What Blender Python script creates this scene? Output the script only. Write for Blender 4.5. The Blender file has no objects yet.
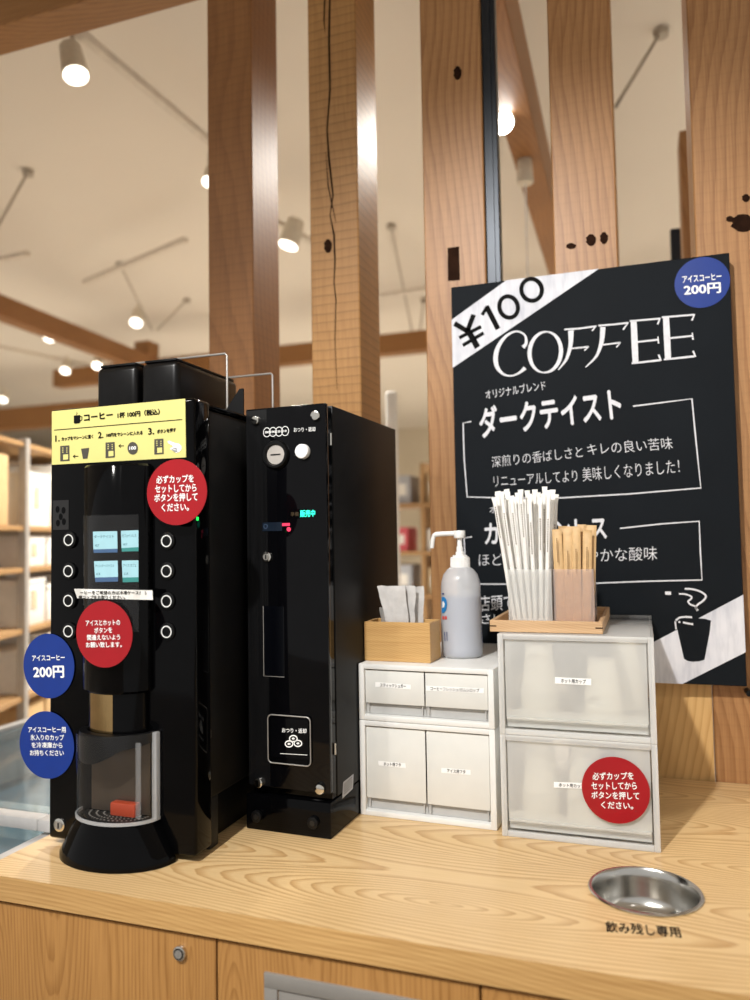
import bpy, bmesh, math, random
from mathutils import Vector, Matrix, noise
random.seed(7)
S = bpy.context.scene
COL = S.collection
PI = math.pi
ZC = 0.90                      # height of the worktop above the floor (all z below are relative to the worktop)

# ------------------------------------------------------------------ camera (solved from the photograph)
F_PX, YAW, PITCH, ROLL, CAMZ = 771.24, math.radians(19.076), math.radians(2.932), math.radians(-0.952), 0.5188
Fv = Vector((-math.sin(YAW)*math.cos(PITCH), math.cos(YAW)*math.cos(PITCH), math.sin(PITCH)))
R0 = Vector((math.cos(YAW), math.sin(YAW), 0)); U0 = R0.cross(Fv)
Rv = math.cos(ROLL)*R0 + math.sin(ROLL)*U0
Uv = -math.sin(ROLL)*R0 + math.cos(ROLL)*U0
EYE = Vector((0, 0, CAMZ))

def ray(px, py):
    return Fv + (px-375)/F_PX*Rv - (py-500)/F_PX*Uv

def P(px, py, ax, val):
    """point of the place seen at a pixel, on the world plane ax = val"""
    d = ray(px, py); i = 'xyz'.index(ax)
    return EYE + d*((val-EYE[i])/d[i])

def L(root, px, py, ax='y', val=0.0):
    """same in the local frame of a thing (translation + turn about z)"""
    R = Matrix.Rotation(-root.rotation_euler.z, 3, 'Z')
    o = R @ (EYE-root.location); d = R @ ray(px, py); i = 'xyz'.index(ax)
    return o + d*((val-o[i])/d[i])

def crop(ox, oy, s):
    return lambda x, y: (ox+x/s, oy+y/s)

# ------------------------------------------------------------------ node helpers
def lin(h):
    if isinstance(h, str):
        h = h.lstrip('#'); c = [int(h[i:i+2], 16)/255 for i in (0, 2, 4)]
    else:
        c = [v/255 for v in h]
    return tuple(((v/12.92) if v <= .04045 else ((v+.055)/1.055)**2.4) for v in c)+(1,)

class G:
    def __init__(s, name):
        s.m = bpy.data.materials.new(name); s.m.use_nodes = True
        s.t = s.m.node_tree; s.t.nodes.clear()
        s.out = s.n('ShaderNodeOutputMaterial')
    def n(s, typ, **kw):
        o = s.t.nodes.new(typ)
        for k, v in kw.items(): setattr(o, k, v)
        return o
    def l(s, a, b): s.t.links.new(a, b)
    def setv(s, sock, v):
        if hasattr(v, 'is_output'): s.l(v, sock)
        else: sock.default_value = v
    def math(s, op, a, b=0, c=0):
        o = s.n('ShaderNodeMath', operation=op)
        s.setv(o.inputs[0], a); s.setv(o.inputs[1], b); s.setv(o.inputs[2], c)
        return o.outputs[0]
    def coords(s, rnd=True):
        tc = s.n('ShaderNodeTexCoord'); v = tc.outputs['Object']
        if rnd:
            oi = s.n('ShaderNodeObjectInfo')
            m = s.n('ShaderNodeVectorMath', operation='ADD')
            k = s.n('ShaderNodeVectorMath', operation='SCALE'); k.inputs[0].default_value = (.37, .71, 1.9)
            s.l(oi.outputs['Random'], k.inputs['Scale'])
            s.l(v, m.inputs[0]); s.l(k.outputs[0], m.inputs[1]); v = m.outputs[0]
        return v
    def scale(s, v, sc):
        m = s.n('ShaderNodeVectorMath', operation='MULTIPLY'); s.l(v, m.inputs[0]); m.inputs[1].default_value = sc
        return m.outputs[0]
    def noise(s, v, scale=5, detail=2, rough=.5):
        o = s.n('ShaderNodeTexNoise'); s.l(v, o.inputs['Vector'])
        o.inputs['Scale'].default_value = scale; o.inputs['Detail'].default_value = detail; o.inputs['Roughness'].default_value = rough
        return o.outputs[0]
    def ramp(s, f, stops):
        o = s.n('ShaderNodeValToRGB'); s.l(f, o.inputs[0]); e = o.color_ramp.elements
        while len(e) < len(stops): e.new(.5)
        for i, (p, c) in enumerate(stops): e[i].position = p; e[i].color = c
        return o.outputs[0]
    def mix(s, f, a, b, blend='MIX'):
        o = s.n('ShaderNodeMix', data_type='RGBA', blend_type=blend)
        s.setv(o.inputs[0], f); s.setv(o.inputs[6], a); s.setv(o.inputs[7], b)
        return o.outputs[2]
    def bump(s, h, strength=.3, dist=.002):
        o = s.n('ShaderNodeBump'); s.l(h, o.inputs['Height']); o.inputs['Strength'].default_value = strength
        o.inputs['Distance'].default_value = dist
        return o.outputs[0]
    def bsdf(s, **kw):
        b = s.n('ShaderNodeBsdfPrincipled')
        for k, v in kw.items(): s.setv(b.inputs[k.replace('_', ' ')], v)
        return b
    def gloss(s, ior):
        """fresnel on the faces turned outward only (thin sheets do not trap light)"""
        f = s.n('ShaderNodeFresnel'); f.inputs[0].default_value = ior; ge = s.n('ShaderNodeNewGeometry')
        return s.math('MULTIPLY', f.outputs[0], s.math('SUBTRACT', 1.0, ge.outputs['Backfacing']))
    def done(s, shader):
        s.l(shader, s.out.inputs[0]); return s.m

def mat(name, col, rough=.5, metal=0, var=.06, scale=30, bump=0, spec=.5, coat=0):
    g = G(name); v = g.coords(); c = lin(col)
    n = g.noise(v, scale, 3)
    hi = tuple(min(1, x*(1+var)) for x in c[:3])+(1,); lo = tuple(x*(1-var) for x in c[:3])+(1,)
    b = g.bsdf(Base_Color=g.ramp(n, [(.3, lo), (.7, hi)]), Roughness=rough, Metallic=metal)
    b.inputs['Specular IOR Level'].default_value = spec; b.inputs['Coat Weight'].default_value = coat
    b.inputs['Coat Roughness'].default_value = .05
    if bump: g.l(g.bump(g.noise(v, scale*6, 2), bump, .0005), b.inputs['Normal'])
    return g.done(b.outputs[0])

def emit(name, col, strength):
    g = G(name); v = g.coords(); n = g.noise(v, 60, 1)
    c = lin(col); b = g.bsdf(Base_Color=(.02, .02, .02, 1), Roughness=.3)
    g.l(g.ramp(n, [(.3, tuple(x*.92 for x in c[:3])+(1,)), (.7, c)]), b.inputs['Emission Color'])
    b.inputs['Emission Strength'].default_value = strength
    return g.done(b.outputs[0])

def frosted(name, col, clear=.4, rough=.3, diff=.45, rgh=.25, rfr=.25, tlu=.3):
    """milky thin plastic: part see-through, part scattering, a soft gloss"""
    g = G(name); v = g.coords(); c = lin(col); n = g.noise(v, 12, 2)
    cc = g.ramp(n, [(.3, tuple(x*.97 for x in c[:3])+(1,)), (.7, c)])
    tr = g.n('ShaderNodeBsdfTransparent'); tr.inputs[0].default_value = tuple(min(1, x*1.0) for x in c[:3])+(1,)
    rf = g.n('ShaderNodeBsdfRefraction'); rf.inputs['Roughness'].default_value = rough; rf.inputs['IOR'].default_value = 1.12
    g.l(cc, rf.inputs[0])
    a = g.n('ShaderNodeMixShader'); a.inputs[0].default_value = rfr; g.l(tr.outputs[0], a.inputs[1]); g.l(rf.outputs[0], a.inputs[2])
    df = g.n('ShaderNodeBsdfDiffuse'); g.l(cc, df.inputs[0]); tl = g.n('ShaderNodeBsdfTranslucent'); g.l(cc, tl.inputs[0])
    d = g.n('ShaderNodeMixShader'); d.inputs[0].default_value = tlu; g.l(df.outputs[0], d.inputs[1]); g.l(tl.outputs[0], d.inputs[2])
    m = g.n('ShaderNodeMixShader'); m.inputs[0].default_value = 1-clear; g.l(a.outputs[0], m.inputs[1]); g.l(d.outputs[0], m.inputs[2])
    gl = g.n('ShaderNodeBsdfGlossy'); gl.inputs['Roughness'].default_value = rgh
    o = g.n('ShaderNodeMixShader'); g.l(g.gloss(1.35), o.inputs[0]); g.l(m.outputs[0], o.inputs[1]); g.l(gl.outputs[0], o.inputs[2])
    return g.done(o.outputs[0])

def clear(name, tint=(.97, .97, .97), milk=.0):
    """clear thin acrylic: see-through with a fresnel gloss"""
    g = G(name); v = g.coords(); n = g.noise(v, 25, 2)
    tr = g.n('ShaderNodeBsdfTransparent'); tr.inputs[0].default_value = tint+(1,)
    df = g.n('ShaderNodeBsdfDiffuse'); g.l(g.ramp(n, [(.3, (.75, .75, .75, 1)), (.7, (.85, .85, .85, 1))]), df.inputs[0])
    m = g.n('ShaderNodeMixShader'); m.inputs[0].default_value = milk; g.l(tr.outputs[0], m.inputs[1]); g.l(df.outputs[0], m.inputs[2])
    gl = g.n('ShaderNodeBsdfGlossy'); gl.inputs['Roughness'].default_value = .06
    o = g.n('ShaderNodeMixShader'); g.l(g.gloss(1.32), o.inputs[0]); g.l(m.outputs[0], o.inputs[1]); g.l(gl.outputs[0], o.inputs[2])
    return g.done(o.outputs[0])

def wood(name, light, dark, along='Z', ring=260, plank=0.0, tilt=.12, rough=.45, fiber=.25, saw=0.0, warp=.018, spec=.4, off=.02, mixd=.8):
    """ring pattern of a slightly tilted trunk, cut along an axis: straight grain with cathedral arches"""
    g = G(name); v = g.coords(plank == 0)
    sp = g.n('ShaderNodeSeparateXYZ'); g.l(v, sp.inputs[0])
    x, y, z = sp.outputs
    a, u, w = {'Z': (z, x, y), 'X': (x, y, z), 'Y': (y, x, z)}[along]
    lowv = g.scale(v, {'Z': (2, 2, 1.6), 'X': (1.6, 2, 2), 'Y': (2, 1.6, 2)}[along])
    nz = g.math('SUBTRACT', g.noise(lowv, 1.3, 1), .5)
    if plank:
        q = g.math('DIVIDE', u, plank); fl = g.math('FLOOR', q)
        wn = g.n('ShaderNodeTexWhiteNoise', noise_dimensions='1D'); g.l(fl, wn.inputs['W'])
        rnd = wn.outputs['Value']
        u = g.math('MULTIPLY', g.math('SUBTRACT', g.math('SUBTRACT', q, fl), .5), plank)
        u = g.math('ADD', u, g.math('MULTIPLY', g.math('SUBTRACT', rnd, .5), plank*1.2))
        a = g.math('ADD', a, g.math('MULTIPLY', rnd, 3.7))
    # distance from the pith varies along the board -> arches
    d = g.math('ADD', g.math('MULTIPLY', g.math('SINE', g.math('MULTIPLY', a, 2.1)), tilt), g.math('MULTIPLY', nz, warp*2.2))
    d = g.math('ADD', d, g.math('ADD', w, off))
    r = g.math('SQRT', g.math('ADD', g.math('MULTIPLY', u, u), g.math('MULTIPLY', d, d)))
    r = g.math('ADD', r, g.math('MULTIPLY', nz, warp*.35))
    fine = g.noise(g.scale(v, {'Z': (60, 60, 5), 'X': (5, 60, 60), 'Y': (60, 5, 60)}[along]), 1, 2)
    ph = g.math('ADD', g.math('MULTIPLY', r, ring), g.math('MULTIPLY', fine, .5))
    fr = g.math('FRACT', ph)
    col = g.ramp(fr, [(0, lin(light)), (.45, lin(light)), (.8, tuple(lin(light)[i]*(1-.75*mixd)+lin(dark)[i]*.75*mixd for i in range(3))+(1,)), (.93, tuple(lin(light)[i]*(1-mixd)+lin(dark)[i]*mixd for i in range(3))+(1,)), (1, lin(light))])
    fib = g.noise(g.scale(v, {'Z': (260, 260, 8), 'X': (8, 260, 260), 'Y': (260, 8, 260)}[along]), 1, 2, .6)
    col = g.mix(fiber, col, g.ramp(fib, [(.3, lin(dark)), (.62, lin(light))]))
    big = g.noise(v, 2.2, 1)
    col = g.mix(1, col, g.ramp(big, [(.25, (.82, .8, .78, 1)), (.75, (1.0, 1.0, 1.0, 1))]), 'MULTIPLY')
    b = g.bsdf(Roughness=rough); b.inputs['Specular IOR Level'].default_value = spec
    h = fib; st, dist = .15, .0006
    if saw:
        wv = g.n('ShaderNodeTexWave', wave_type='BANDS', bands_direction='Z', wave_profile='SAW')
        g.l(g.scale(v, (3.2, -3.2, 17)), wv.inputs['Vector']); wv.inputs['Scale'].default_value = 1.0/ .63*.5
        wv.inputs['Distortion'].default_value = 2.2; wv.inputs['Detail'].default_value = 2; wv.inputs['Detail Scale'].default_value = 2.0
        wv = wv.outputs['Fac']
        col = g.mix(1, col, g.ramp(wv, [(0, (1-.38*saw,)*3+(1,)), (.22, (1, 1, 1, 1)), (1, (1-.08*saw,)*3+(1,))]), 'MULTIPLY')
        h = g.math('ADD', wv, g.math('MULTIPLY', fib, .4)); st, dist = .55*saw, .0022
    g.l(col, b.inputs['Base Color']); g.l(g.bump(h, st, dist), b.inputs['Normal'])
    return g.done(b.outputs[0])

# ------------------------------------------------------------------ mesh helpers
class MB:
    def __init__(s): s.b = bmesh.new()
    def _add(s, t, M=None):
        if M is not None: bmesh.ops.transform(t, matrix=M, verts=t.verts)
        me = bpy.data.meshes.new('tmp'); t.to_mesh(me); t.free(); s.b.from_mesh(me); bpy.data.meshes.remove(me)
        return s
    def box(s, x0, x1, y0, y1, z0, z1, bev=0, seg=2, M=None):
        t = bmesh.new(); bmesh.ops.create_cube(t, size=1)
        for v in t.verts: v.co = Vector(((x0+x1)/2+v.co.x*(x1-x0), (y0+y1)/2+v.co.y*(y1-y0), (z0+z1)/2+v.co.z*(z1-z0)))
        if bev: bmesh.ops.bevel(t, geom=t.edges[:], offset=bev, segments=seg, profile=.5, affect='EDGES')
        return s._add(t, M)
    def cyl(s, p0, p1, r0, r1=None, n=24, bev=0):
        p0, p1 = Vector(p0), Vector(p1); r1 = r0 if r1 is None else r1
        t = bmesh.new(); bmesh.ops.create_cone(t, cap_ends=True, segments=n, radius1=r0, radius2=r1, depth=(p1-p0).length)
        if bev:
            ed = [e for e in t.edges if len(e.link_faces) == 2 and any(len(f.verts) > 4 for f in e.link_faces)]
            bmesh.ops.bevel(t, geom=ed, offset=bev, segments=2, profile=.5, affect='EDGES')
        q = (p1-p0).normalized().to_track_quat('Z', 'Y')
        return s._add(t, Matrix.Translation((p0+p1)/2) @ q.to_matrix().to_4x4())
    def lathe(s, prof, c=(0, 0, 0), n=40, sx=1, sy=1, a0=0, a1=2*PI, M=None):
        t = bmesh.new(); full = abs(a1-a0-2*PI) < 1e-6; k = n if full else n+1; rows = []
        for r, z in prof:
            if r < 1e-7 and full: rows.append([t.verts.new((c[0], c[1], c[2]+z))]); continue
            rows.append([t.verts.new((c[0]+sx*r*math.cos(a0+(a1-a0)*i/n), c[1]+sy*r*math.sin(a0+(a1-a0)*i/n), c[2]+z)) for i in range(k)])
        for A, B in zip(rows, rows[1:]):
            for i in range(n):
                j = (i+1) % k
                if len(A) == 1 and len(B) == 1: continue
                if len(A) == 1: t.faces.new((A[0], B[j], B[i]))
                elif len(B) == 1: t.faces.new((A[i], A[j], B[0]))
                else: t.faces.new((A[i], A[j], B[j], B[i]))
        bmesh.ops.recalc_face_normals(t, faces=t.faces)
        return s._add(t, M)
    def tube(s, pts, r, n=10, closed=False):
        pts = [Vector(p) for p in pts]; t = bmesh.new(); rows = []; m = len(pts)
        rr = r if isinstance(r, (list, tuple)) else [r]*m
        up = None
        for i, p in enumerate(pts):
            a = pts[(i-1) % m] if (closed or i) else p; b = pts[(i+1) % m] if (closed or i < m-1) else p
            d = (b-a).normalized()
            if up is None: up = Vector((0, 0, 1)) if abs(d.z) < .9 else Vector((1, 0, 0))
            x = d.cross(up).normalized(); y = x.cross(d).normalized(); up = y
            rows.append([t.verts.new(p+rr[i]*(x*math.cos(2*PI*k/n)+y*math.sin(2*PI*k/n))) for k in range(n)])
        R = list(zip(rows, rows[1:]))+([(rows[-1], rows[0])] if closed else [])
        for A, B in R:
            for k in range(n): t.faces.new((A[k], A[(k+1) % n], B[(k+1) % n], B[k]))
        if not closed: t.faces.new(rows[0][::-1]); t.faces.new(rows[-1])
        bmesh.ops.recalc_face_normals(t, faces=t.faces)
        return s._add(t)
    def prism(s, pts, d):
        """polygon of 3D points pushed along d"""
        t = bmesh.new(); f = t.faces.new([t.verts.new(Vector(p)) for p in pts])
        if Vector(d).length:
            r = bmesh.ops.extrude_face_region(t, geom=[f]); bmesh.ops.translate(t, vec=Vector(d), verts=[v for v in r['geom'] if isinstance(v, bmesh.types.BMVert)])
        bmesh.ops.recalc_face_normals(t, faces=t.faces)
        return s._add(t)
    def disc(s, c, r, d=(0, .0004, 0), n=48, rz=None):
        c = Vector(c); rz = r if rz is None else rz
        return s.prism([(c.x+r*math.cos(2*PI*i/n), c.y, c.z+rz*math.sin(2*PI*i/n)) for i in range(n)], d)
    def ribbon(s, pts, w, y=None, closed=False):
        """flat stroke in an x-z plane; pts are (x,z) or 3D, w one width or one per point"""
        pts = [Vector((p[0], y, p[1])) if len(p) == 2 else Vector(p) for p in pts]
        m = len(pts); ww = w if isinstance(w, (list, tuple)) else [w]*m; t = bmesh.new(); rows = []
        for i, p in enumerate(pts):
            a = pts[(i-1) % m] if (closed or i) else p; b = pts[(i+1) % m] if (closed or i < m-1) else p
            d = b-a; nn = Vector((-d.z, 0, d.x)).normalized()*ww[i]/2
            rows.append((t.verts.new(p+nn), t.verts.new(p-nn)))
        R = list(zip(rows, rows[1:]))+([(rows[-1], rows[0])] if closed else [])
        for A, B in R: t.faces.new((A[0], B[0], B[1], A[1]))
        return s._add(t)
    def quad(s, pts):
        t = bmesh.new(); t.faces.new([t.verts.new(Vector(p)) for p in pts]); return s._add(t)
    def build(s, name, m, parent=None, smooth=True, angle=40):
        me = bpy.data.meshes.new(name); s.b.to_mesh(me); s.b.free()
        return link(name, me, m, parent, smooth, angle)

def link(name, me, m, parent=None, smooth=True, angle=40):
    o = bpy.data.objects.new(name, me); COL.objects.link(o)
    for mm in (m if isinstance(m, (list, tuple)) else [m]): me.materials.append(mm)
    if smooth:
        me.shade_smooth() if hasattr(me, 'shade_smooth') else None
        try: me.set_sharp_from_angle(angle=math.radians(angle))
        except Exception: pass
    if parent: o.parent = parent
    return o

def thing(name, label, cat, loc=(0, 0, 0), rotz=0, group=None):
    o = bpy.data.objects.new(name, None); COL.objects.link(o); o.empty_display_size = .05
    o.location = loc; o.rotation_euler = (0, 0, rotz); o['label'] = label; o['category'] = cat
    if group: o['group'] = group
    return o
def tag(o, label, cat, group=None, kind=None):
    o['label'] = label; o['category'] = cat
    if group: o['group'] = group
    if kind: o['kind'] = kind
    return o
def struct(o): o['kind'] = 'structure'; return o
def copy_tree(o, parent=None):
    c = o.copy(); COL.objects.link(c); c.parent = parent
    for ch in [x for x in list(COL.objects) if x.parent == o]: copy_tree(ch, c)
    return c

_tc = {}
def text_mesh(s, bold=0.0):
    """glyph outlines of a string, scaled to the unit square"""
    if (s, bold) in _tc: return _tc[(s, bold)]
    cu = bpy.data.curves.new('txt', 'FONT'); cu.body = s; cu.resolution_u = 3; cu.offset = min(0.0, bold); cu.fill_mode = 'FRONT' if hasattr(cu, 'fill_mode') else cu.fill_mode
    ob = bpy.data.objects.new('txt', cu); COL.objects.link(ob)
    bpy.context.view_layer.update()
    ev = ob.evaluated_get(bpy.context.evaluated_depsgraph_get()); me = ev.to_mesh()
    vs = [v.co.copy() for v in me.vertices]; fs = [tuple(p.vertices) for p in me.polygons]
    ev.to_mesh_clear(); bpy.data.objects.remove(ob); bpy.data.curves.remove(cu)
    if bold > 0:
        base, bf = vs, fs; vs, fs = [], []
        for dx, dy in ((0, 0), (bold, 0), (-bold, 0), (0, bold), (0, -bold)):
            k = len(vs); vs += [Vector((v.x+dx, v.y+dy, k/max(1, len(base)))) for v in base]; fs += [tuple(i+k for i in f) for f in bf]
    x0, x1 = min(v.x for v in vs), max(v.x for v in vs); y0, y1 = min(v.y for v in vs), max(v.y for v in vs)
    _tc[(s, bold)] = ([((v.x-x0)/(x1-x0), (v.y-y0)/(y1-y0), v.z) for v in vs], fs)
    return _tc[(s, bold)]
def lettering(items, conv, root, m, parent, name='lettering', ax='y', val=0.0, surf=None):
    """items: (string, bottom-left, bottom-right, top-left[, bold]) read off the photograph, laid on the thing's own plane"""
    vs, fs = [], []
    for it in items:
        s, a, b, c = it[:4]; bold = it[4] if len(it) > 4 else 0.0
        A, B, C = [Vector(conv(*q)) if surf else L(root, *conv(*q), ax, val) for q in (a, b, c)]
        tv, tf = text_mesh(s, bold); k = len(vs)
        for (p, q, lay) in tv:
            w = A+(B-A)*p+(C-A)*q
            w = surf(*w) if surf else w
            w = w+(Vector((0, 0, 5e-5)) if ax == 'z' else Vector((0, -5e-5, 0)))*lay
            vs.append(w)
        fs += [tuple(i+k for i in f) for f in tf]
    me = bpy.data.meshes.new(name); me.from_pydata([tuple(v) for v in vs], [], fs)
    return link(name, me, m, parent, smooth=False)

# ------------------------------------------------------------------ materials
M = dict(
 black_gloss=mat('black_gloss', (4, 4, 5), .08, var=.2, spec=.13),
 black_satin=mat('black_satin', (8, 8, 9), .45, var=.2, scale=60, spec=.22),
 black_matte=mat('black_matte', (12, 12, 12), .6, var=.2),
 hopper=mat('hopper_plastic', (9, 8, 8), .3, var=.4, scale=80, spec=.25),
 chrome=mat('chrome', (215, 212, 205), .12, 1, .05),
 steel=mat('brushed_steel', (200, 198, 193), .2, 1, .06, 14),
 bronze=mat('bronze_chrome', (176, 146, 100), .15, 1, .15, 20),
 grey_metal=mat('grey_metal', (150, 146, 140), .4, .3, .05),
 yellow=mat('yellow_card', (218, 210, 130), .45, var=.02),
 ink=mat('black_ink', (12, 11, 11), .8, spec=.15), ink_grey=mat('grey_ink', (70, 66, 58), .5),
 red=mat('red_sticker', (158, 8, 22), .3, var=.04), blue=mat('blue_sticker', (8, 48, 132), .3, var=.05),
 white=mat('white_print', (246, 246, 244), .45, var=.02), paper=mat('white_paper', (238, 236, 230), .6, var=.04),
 pp_white=mat('white_plastic', (232, 232, 229), .35, var=.02), pp_front=mat('drawer_front_plastic', (222, 222, 217), .38, var=.02),
 pp_grey=mat('grey_inside_plastic', (184, 183, 180), .5, var=.06),
 label=mat('white_label', (250, 250, 248), .5, var=.01),
 ring=mat('ring_print', (225, 225, 222), .35), dark_glass=mat('dark_glass', (6, 6, 8), .05, var=.1, spec=.18),
 led_green=emit('led_green', (40, 240, 200), 2.5), led_red=emit('led_red', (240, 50, 90), 1.6), led_dim=emit('led_amber', (120, 90, 40), .4),
 led_point=emit('led_point', (40, 230, 90), 2.0),
 screen=emit('screen_cyan', (188, 240, 246), 1.0), screen_blue=emit('screen_blue', (60, 110, 160), .8), screen_green=emit('screen_green', (40, 160, 150), .9),
 screen_ink=mat('screen_ink', (60, 120, 135), .5),
 acrylic=clear('clear_acrylic', (.96, .96, .97), .012), guard=clear('clear_guard', (.97, .97, .97), .004), reflection_plate=mat('brown_reflection_plate', (92, 80, 68), .3, .7, .1, 40), guard_rib=clear('clear_guard_rib', (.92, .92, .92), .10), guard_edge=clear('clear_guard_edge', (.9, .9, .9), .35),
 orange=mat('orange_plastic', (172, 62, 30), .4),
 frost=frosted('frosted_plastic', (254, 254, 252), .66, .35, rfr=.3, tlu=.12), frost_wall=frosted('frosted_plastic_wall', (252, 252, 251), .56, .3, rfr=.0, tlu=.2),
 tumbler=frosted('frosted_tumbler', (252, 252, 251), .74, .15, rfr=.1),
 bottle=frosted('bottle_plastic', (252, 253, 255), .50, .3, rfr=0, tlu=.15), liquid=mat('bottle_liquid', (100, 114, 144), .3, var=.02),
 pump=mat('pump_white', (244, 243, 240), .35, var=.02),
 cup=mat('cup_paper', (250, 246, 234), .6, var=.03),
 straw=mat('straw_wrap', (240, 238, 233), .55, var=.06, scale=90), straw_ink=mat('straw_print', (120, 108, 94), .6),
 stick=mat('brown_wrap', (208, 172, 122), .55, var=.1, scale=70), stick_ink=mat('brown_print', (150, 115, 72), .6),
 packet=mat('packet_film', (208, 205, 202), .25, var=.1, scale=50, bump=.8),
 pouch=frosted('clear_pouch', (225, 222, 218), .55, .1),
 board=mat('chalkboard_black', (15, 20, 25), .7, var=.1, scale=8, spec=.15), chalk=mat('chalk_white', (222, 222, 226), .8, var=.06, scale=120),
 cork=mat('board_edge', (20, 20, 20), .5),
 slot=mat('dark_slot', (18, 17, 16), .4),
 ceiling=mat('ceiling_paint', (226, 218, 206), .9, var=.015, scale=1.2), wall=mat('shop_wall', (214, 202, 180), .9, var=.03, scale=1.5),
 floor=wood('floor_wood', (206, 198, 186), (186, 176, 162), 'X', 140, .15, .1, .4),
 rod=mat('rod_grey', (176, 166, 152), .5, .3), track=mat('track_grey', (216, 206, 192), .5), lamp_body=mat('lamp_body', (214, 204, 186), .5),
 lens=emit('lamp_lens', (255, 246, 228), 5), lens_hot=emit('lamp_lens_bright', (255, 252, 246), 60),
 black_steel=mat('black_steel', (28, 34, 42), .35, .4, .1),
 shelf_grey=mat('shelf_upright', (176, 170, 162), .5, .2), carton=mat('cardboard', (206, 172, 124), .8, var=.06), box_white=mat('white_box', (236, 234, 228), .6, var=.03),
 tag_tan=mat('tan_tag', (206, 190, 158), .7), pink=mat('pink_pack', (214, 96, 108), .6), grey_pack=mat('grey_pack', (178, 182, 190), .6), tan_pack=mat('tan_pack', (196, 172, 136), .7),
 green_pack=mat('green_pack', (150, 160, 128), .7),
 freezer=mat('freezer_grey', (196, 194, 192), .35, .1), freezer_in=mat('freezer_inside', (112, 130, 140), .4, var=.2, scale=9), freezer_glass=clear('freezer_glass', (.82, .9, .93), .06),
 counter=wood('ash_worktop', (236, 203, 150), (190, 144, 88), 'X', 150, .115, .085, .28, .16, warp=.012, spec=.5, mixd=.82),
 edge=wood('ash_edge', (214, 172, 112), (176, 130, 74), 'X', 240, 0, .05, .35, .45),
 cab=wood('oak_front', (192, 142, 82), (148, 100, 48), 'Z', 200, .07, .05, .35, .4, warp=.012),
 oak=wood('oak_box', (222, 180, 118), (190, 142, 82), 'X', 260, 0, .12, .45, .5),
 oak_in=wood('oak_box_inside', (214, 170, 110), (186, 138, 80), 'X', 260, 0, .12, .5, .5),
 tray=wood('tray_wood', (218, 182, 140), (190, 148, 106), 'X', 260, 0, .1, .45, .45),
 post=wood('sawn_post', (186, 138, 82), (146, 98, 52), 'Z', 110, 0, .022, .5, .3, saw=1.0, off=.06, warp=.016, mixd=.22),
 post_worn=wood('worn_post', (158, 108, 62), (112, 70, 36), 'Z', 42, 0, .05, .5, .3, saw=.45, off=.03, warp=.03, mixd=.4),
 post_smooth=wood('planed_post', (186, 138, 90), (138, 90, 50), 'Z', 120, 0, .025, .42, .35, saw=.2, off=.07, warp=.016, mixd=.7),
 beam=wood('beam_wood', (164, 116, 66), (124, 82, 42), 'X', 120, 0, .06, .5, .4), beam_y=wood('beam_wood_long', (162, 114, 68), (124, 82, 44), 'Y', 120, 0, .06, .5, .4),
 panel=wood('pine_panel', (226, 184, 122), (200, 152, 90), 'Z', 110, 0, .08, .45, .15),
 knot=mat('dark_knot', (42, 25, 16), .95, var=.3, scale=60, spec=.08),
 plank=wood('shelf_plank', (188, 150, 104), (156, 118, 76), 'X', 150, 0, .06, .5, .4),
)

# ------------------------------------------------------------------ room shell
fl = MB().box(-16, 8, -3, 15, -.95, -.90).build('floor', M['floor'], smooth=False); struct(fl)
ce = MB().box(-16, 8, -1.2, 15, 2.62, 2.7).build('ceiling', M['ceiling'], smooth=False); struct(ce)
wb = MB().box(-16, 8, 14, 14.1, -.90, 2.62).build('wall_back', M['wall'], smooth=False); struct(wb)
wl = MB().box(-16.1, -16, -1, 14, -.90, 2.62).build('wall_left', M['wall'], smooth=False); struct(wl)

# ------------------------------------------------------------------ counter
CX0, CX1, CY0, CY1 = -1.022, .75, .978, 1.785
BOWL = Vector((-.0135, 1.2150, 0)); BR = .0745
def counter_mesh():
    t = bmesh.new(); ed = []
    def loop(p):
        vs = [t.verts.new((x, y, 0)) for x, y in p]
        for i in range(len(vs)): ed.append(t.edges.new((vs[i], vs[(i+1) % len(vs)])))
    loop([(CX0, CY0), (CX1, CY0), (CX1, CY1), (CX0, CY1)])
    loop([(BOWL.x+BR*math.cos(2*PI*i/48), BOWL.y+BR*math.sin(2*PI*i/48)) for i in range(48)])
    bmesh.ops.triangle_fill(t, use_beauty=True, edges=ed)
    r = bmesh.ops.extrude_face_region(t, geom=t.faces[:])
    bmesh.ops.translate(t, vec=(0, 0, -.038), verts=[v for v in r['geom'] if isinstance(v, bmesh.types.BMVert)])
    bmesh.ops.recalc_face_normals(t, faces=t.faces)
    for f in t.faces:
        if abs(f.normal.z) < .5: f.material_index = 1
    me = bpy.data.meshes.new('worktop'); t.to_mesh(me); t.free(); return me
ct = thing('counter_worktop', 'pale ash wood worktop with arched grain carrying the coffee machine', 'worktop')
link('slab', counter_mesh(), [M['counter'], M['edge']], ct, smooth=False)
tape_q = [P(604, 918, 'z', .0006), P(604, 934, 'z', .0006), P(684, 941, 'z', .0006), P(684, 927, 'z', .0006)]
idn = lambda x, y: (x, y)
lettering([('飲み残し専用', (606, 932), (682, 938), (605, 921), .012)], idn, ct, M['ink'], ct, ax='z', val=.0008)

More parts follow.
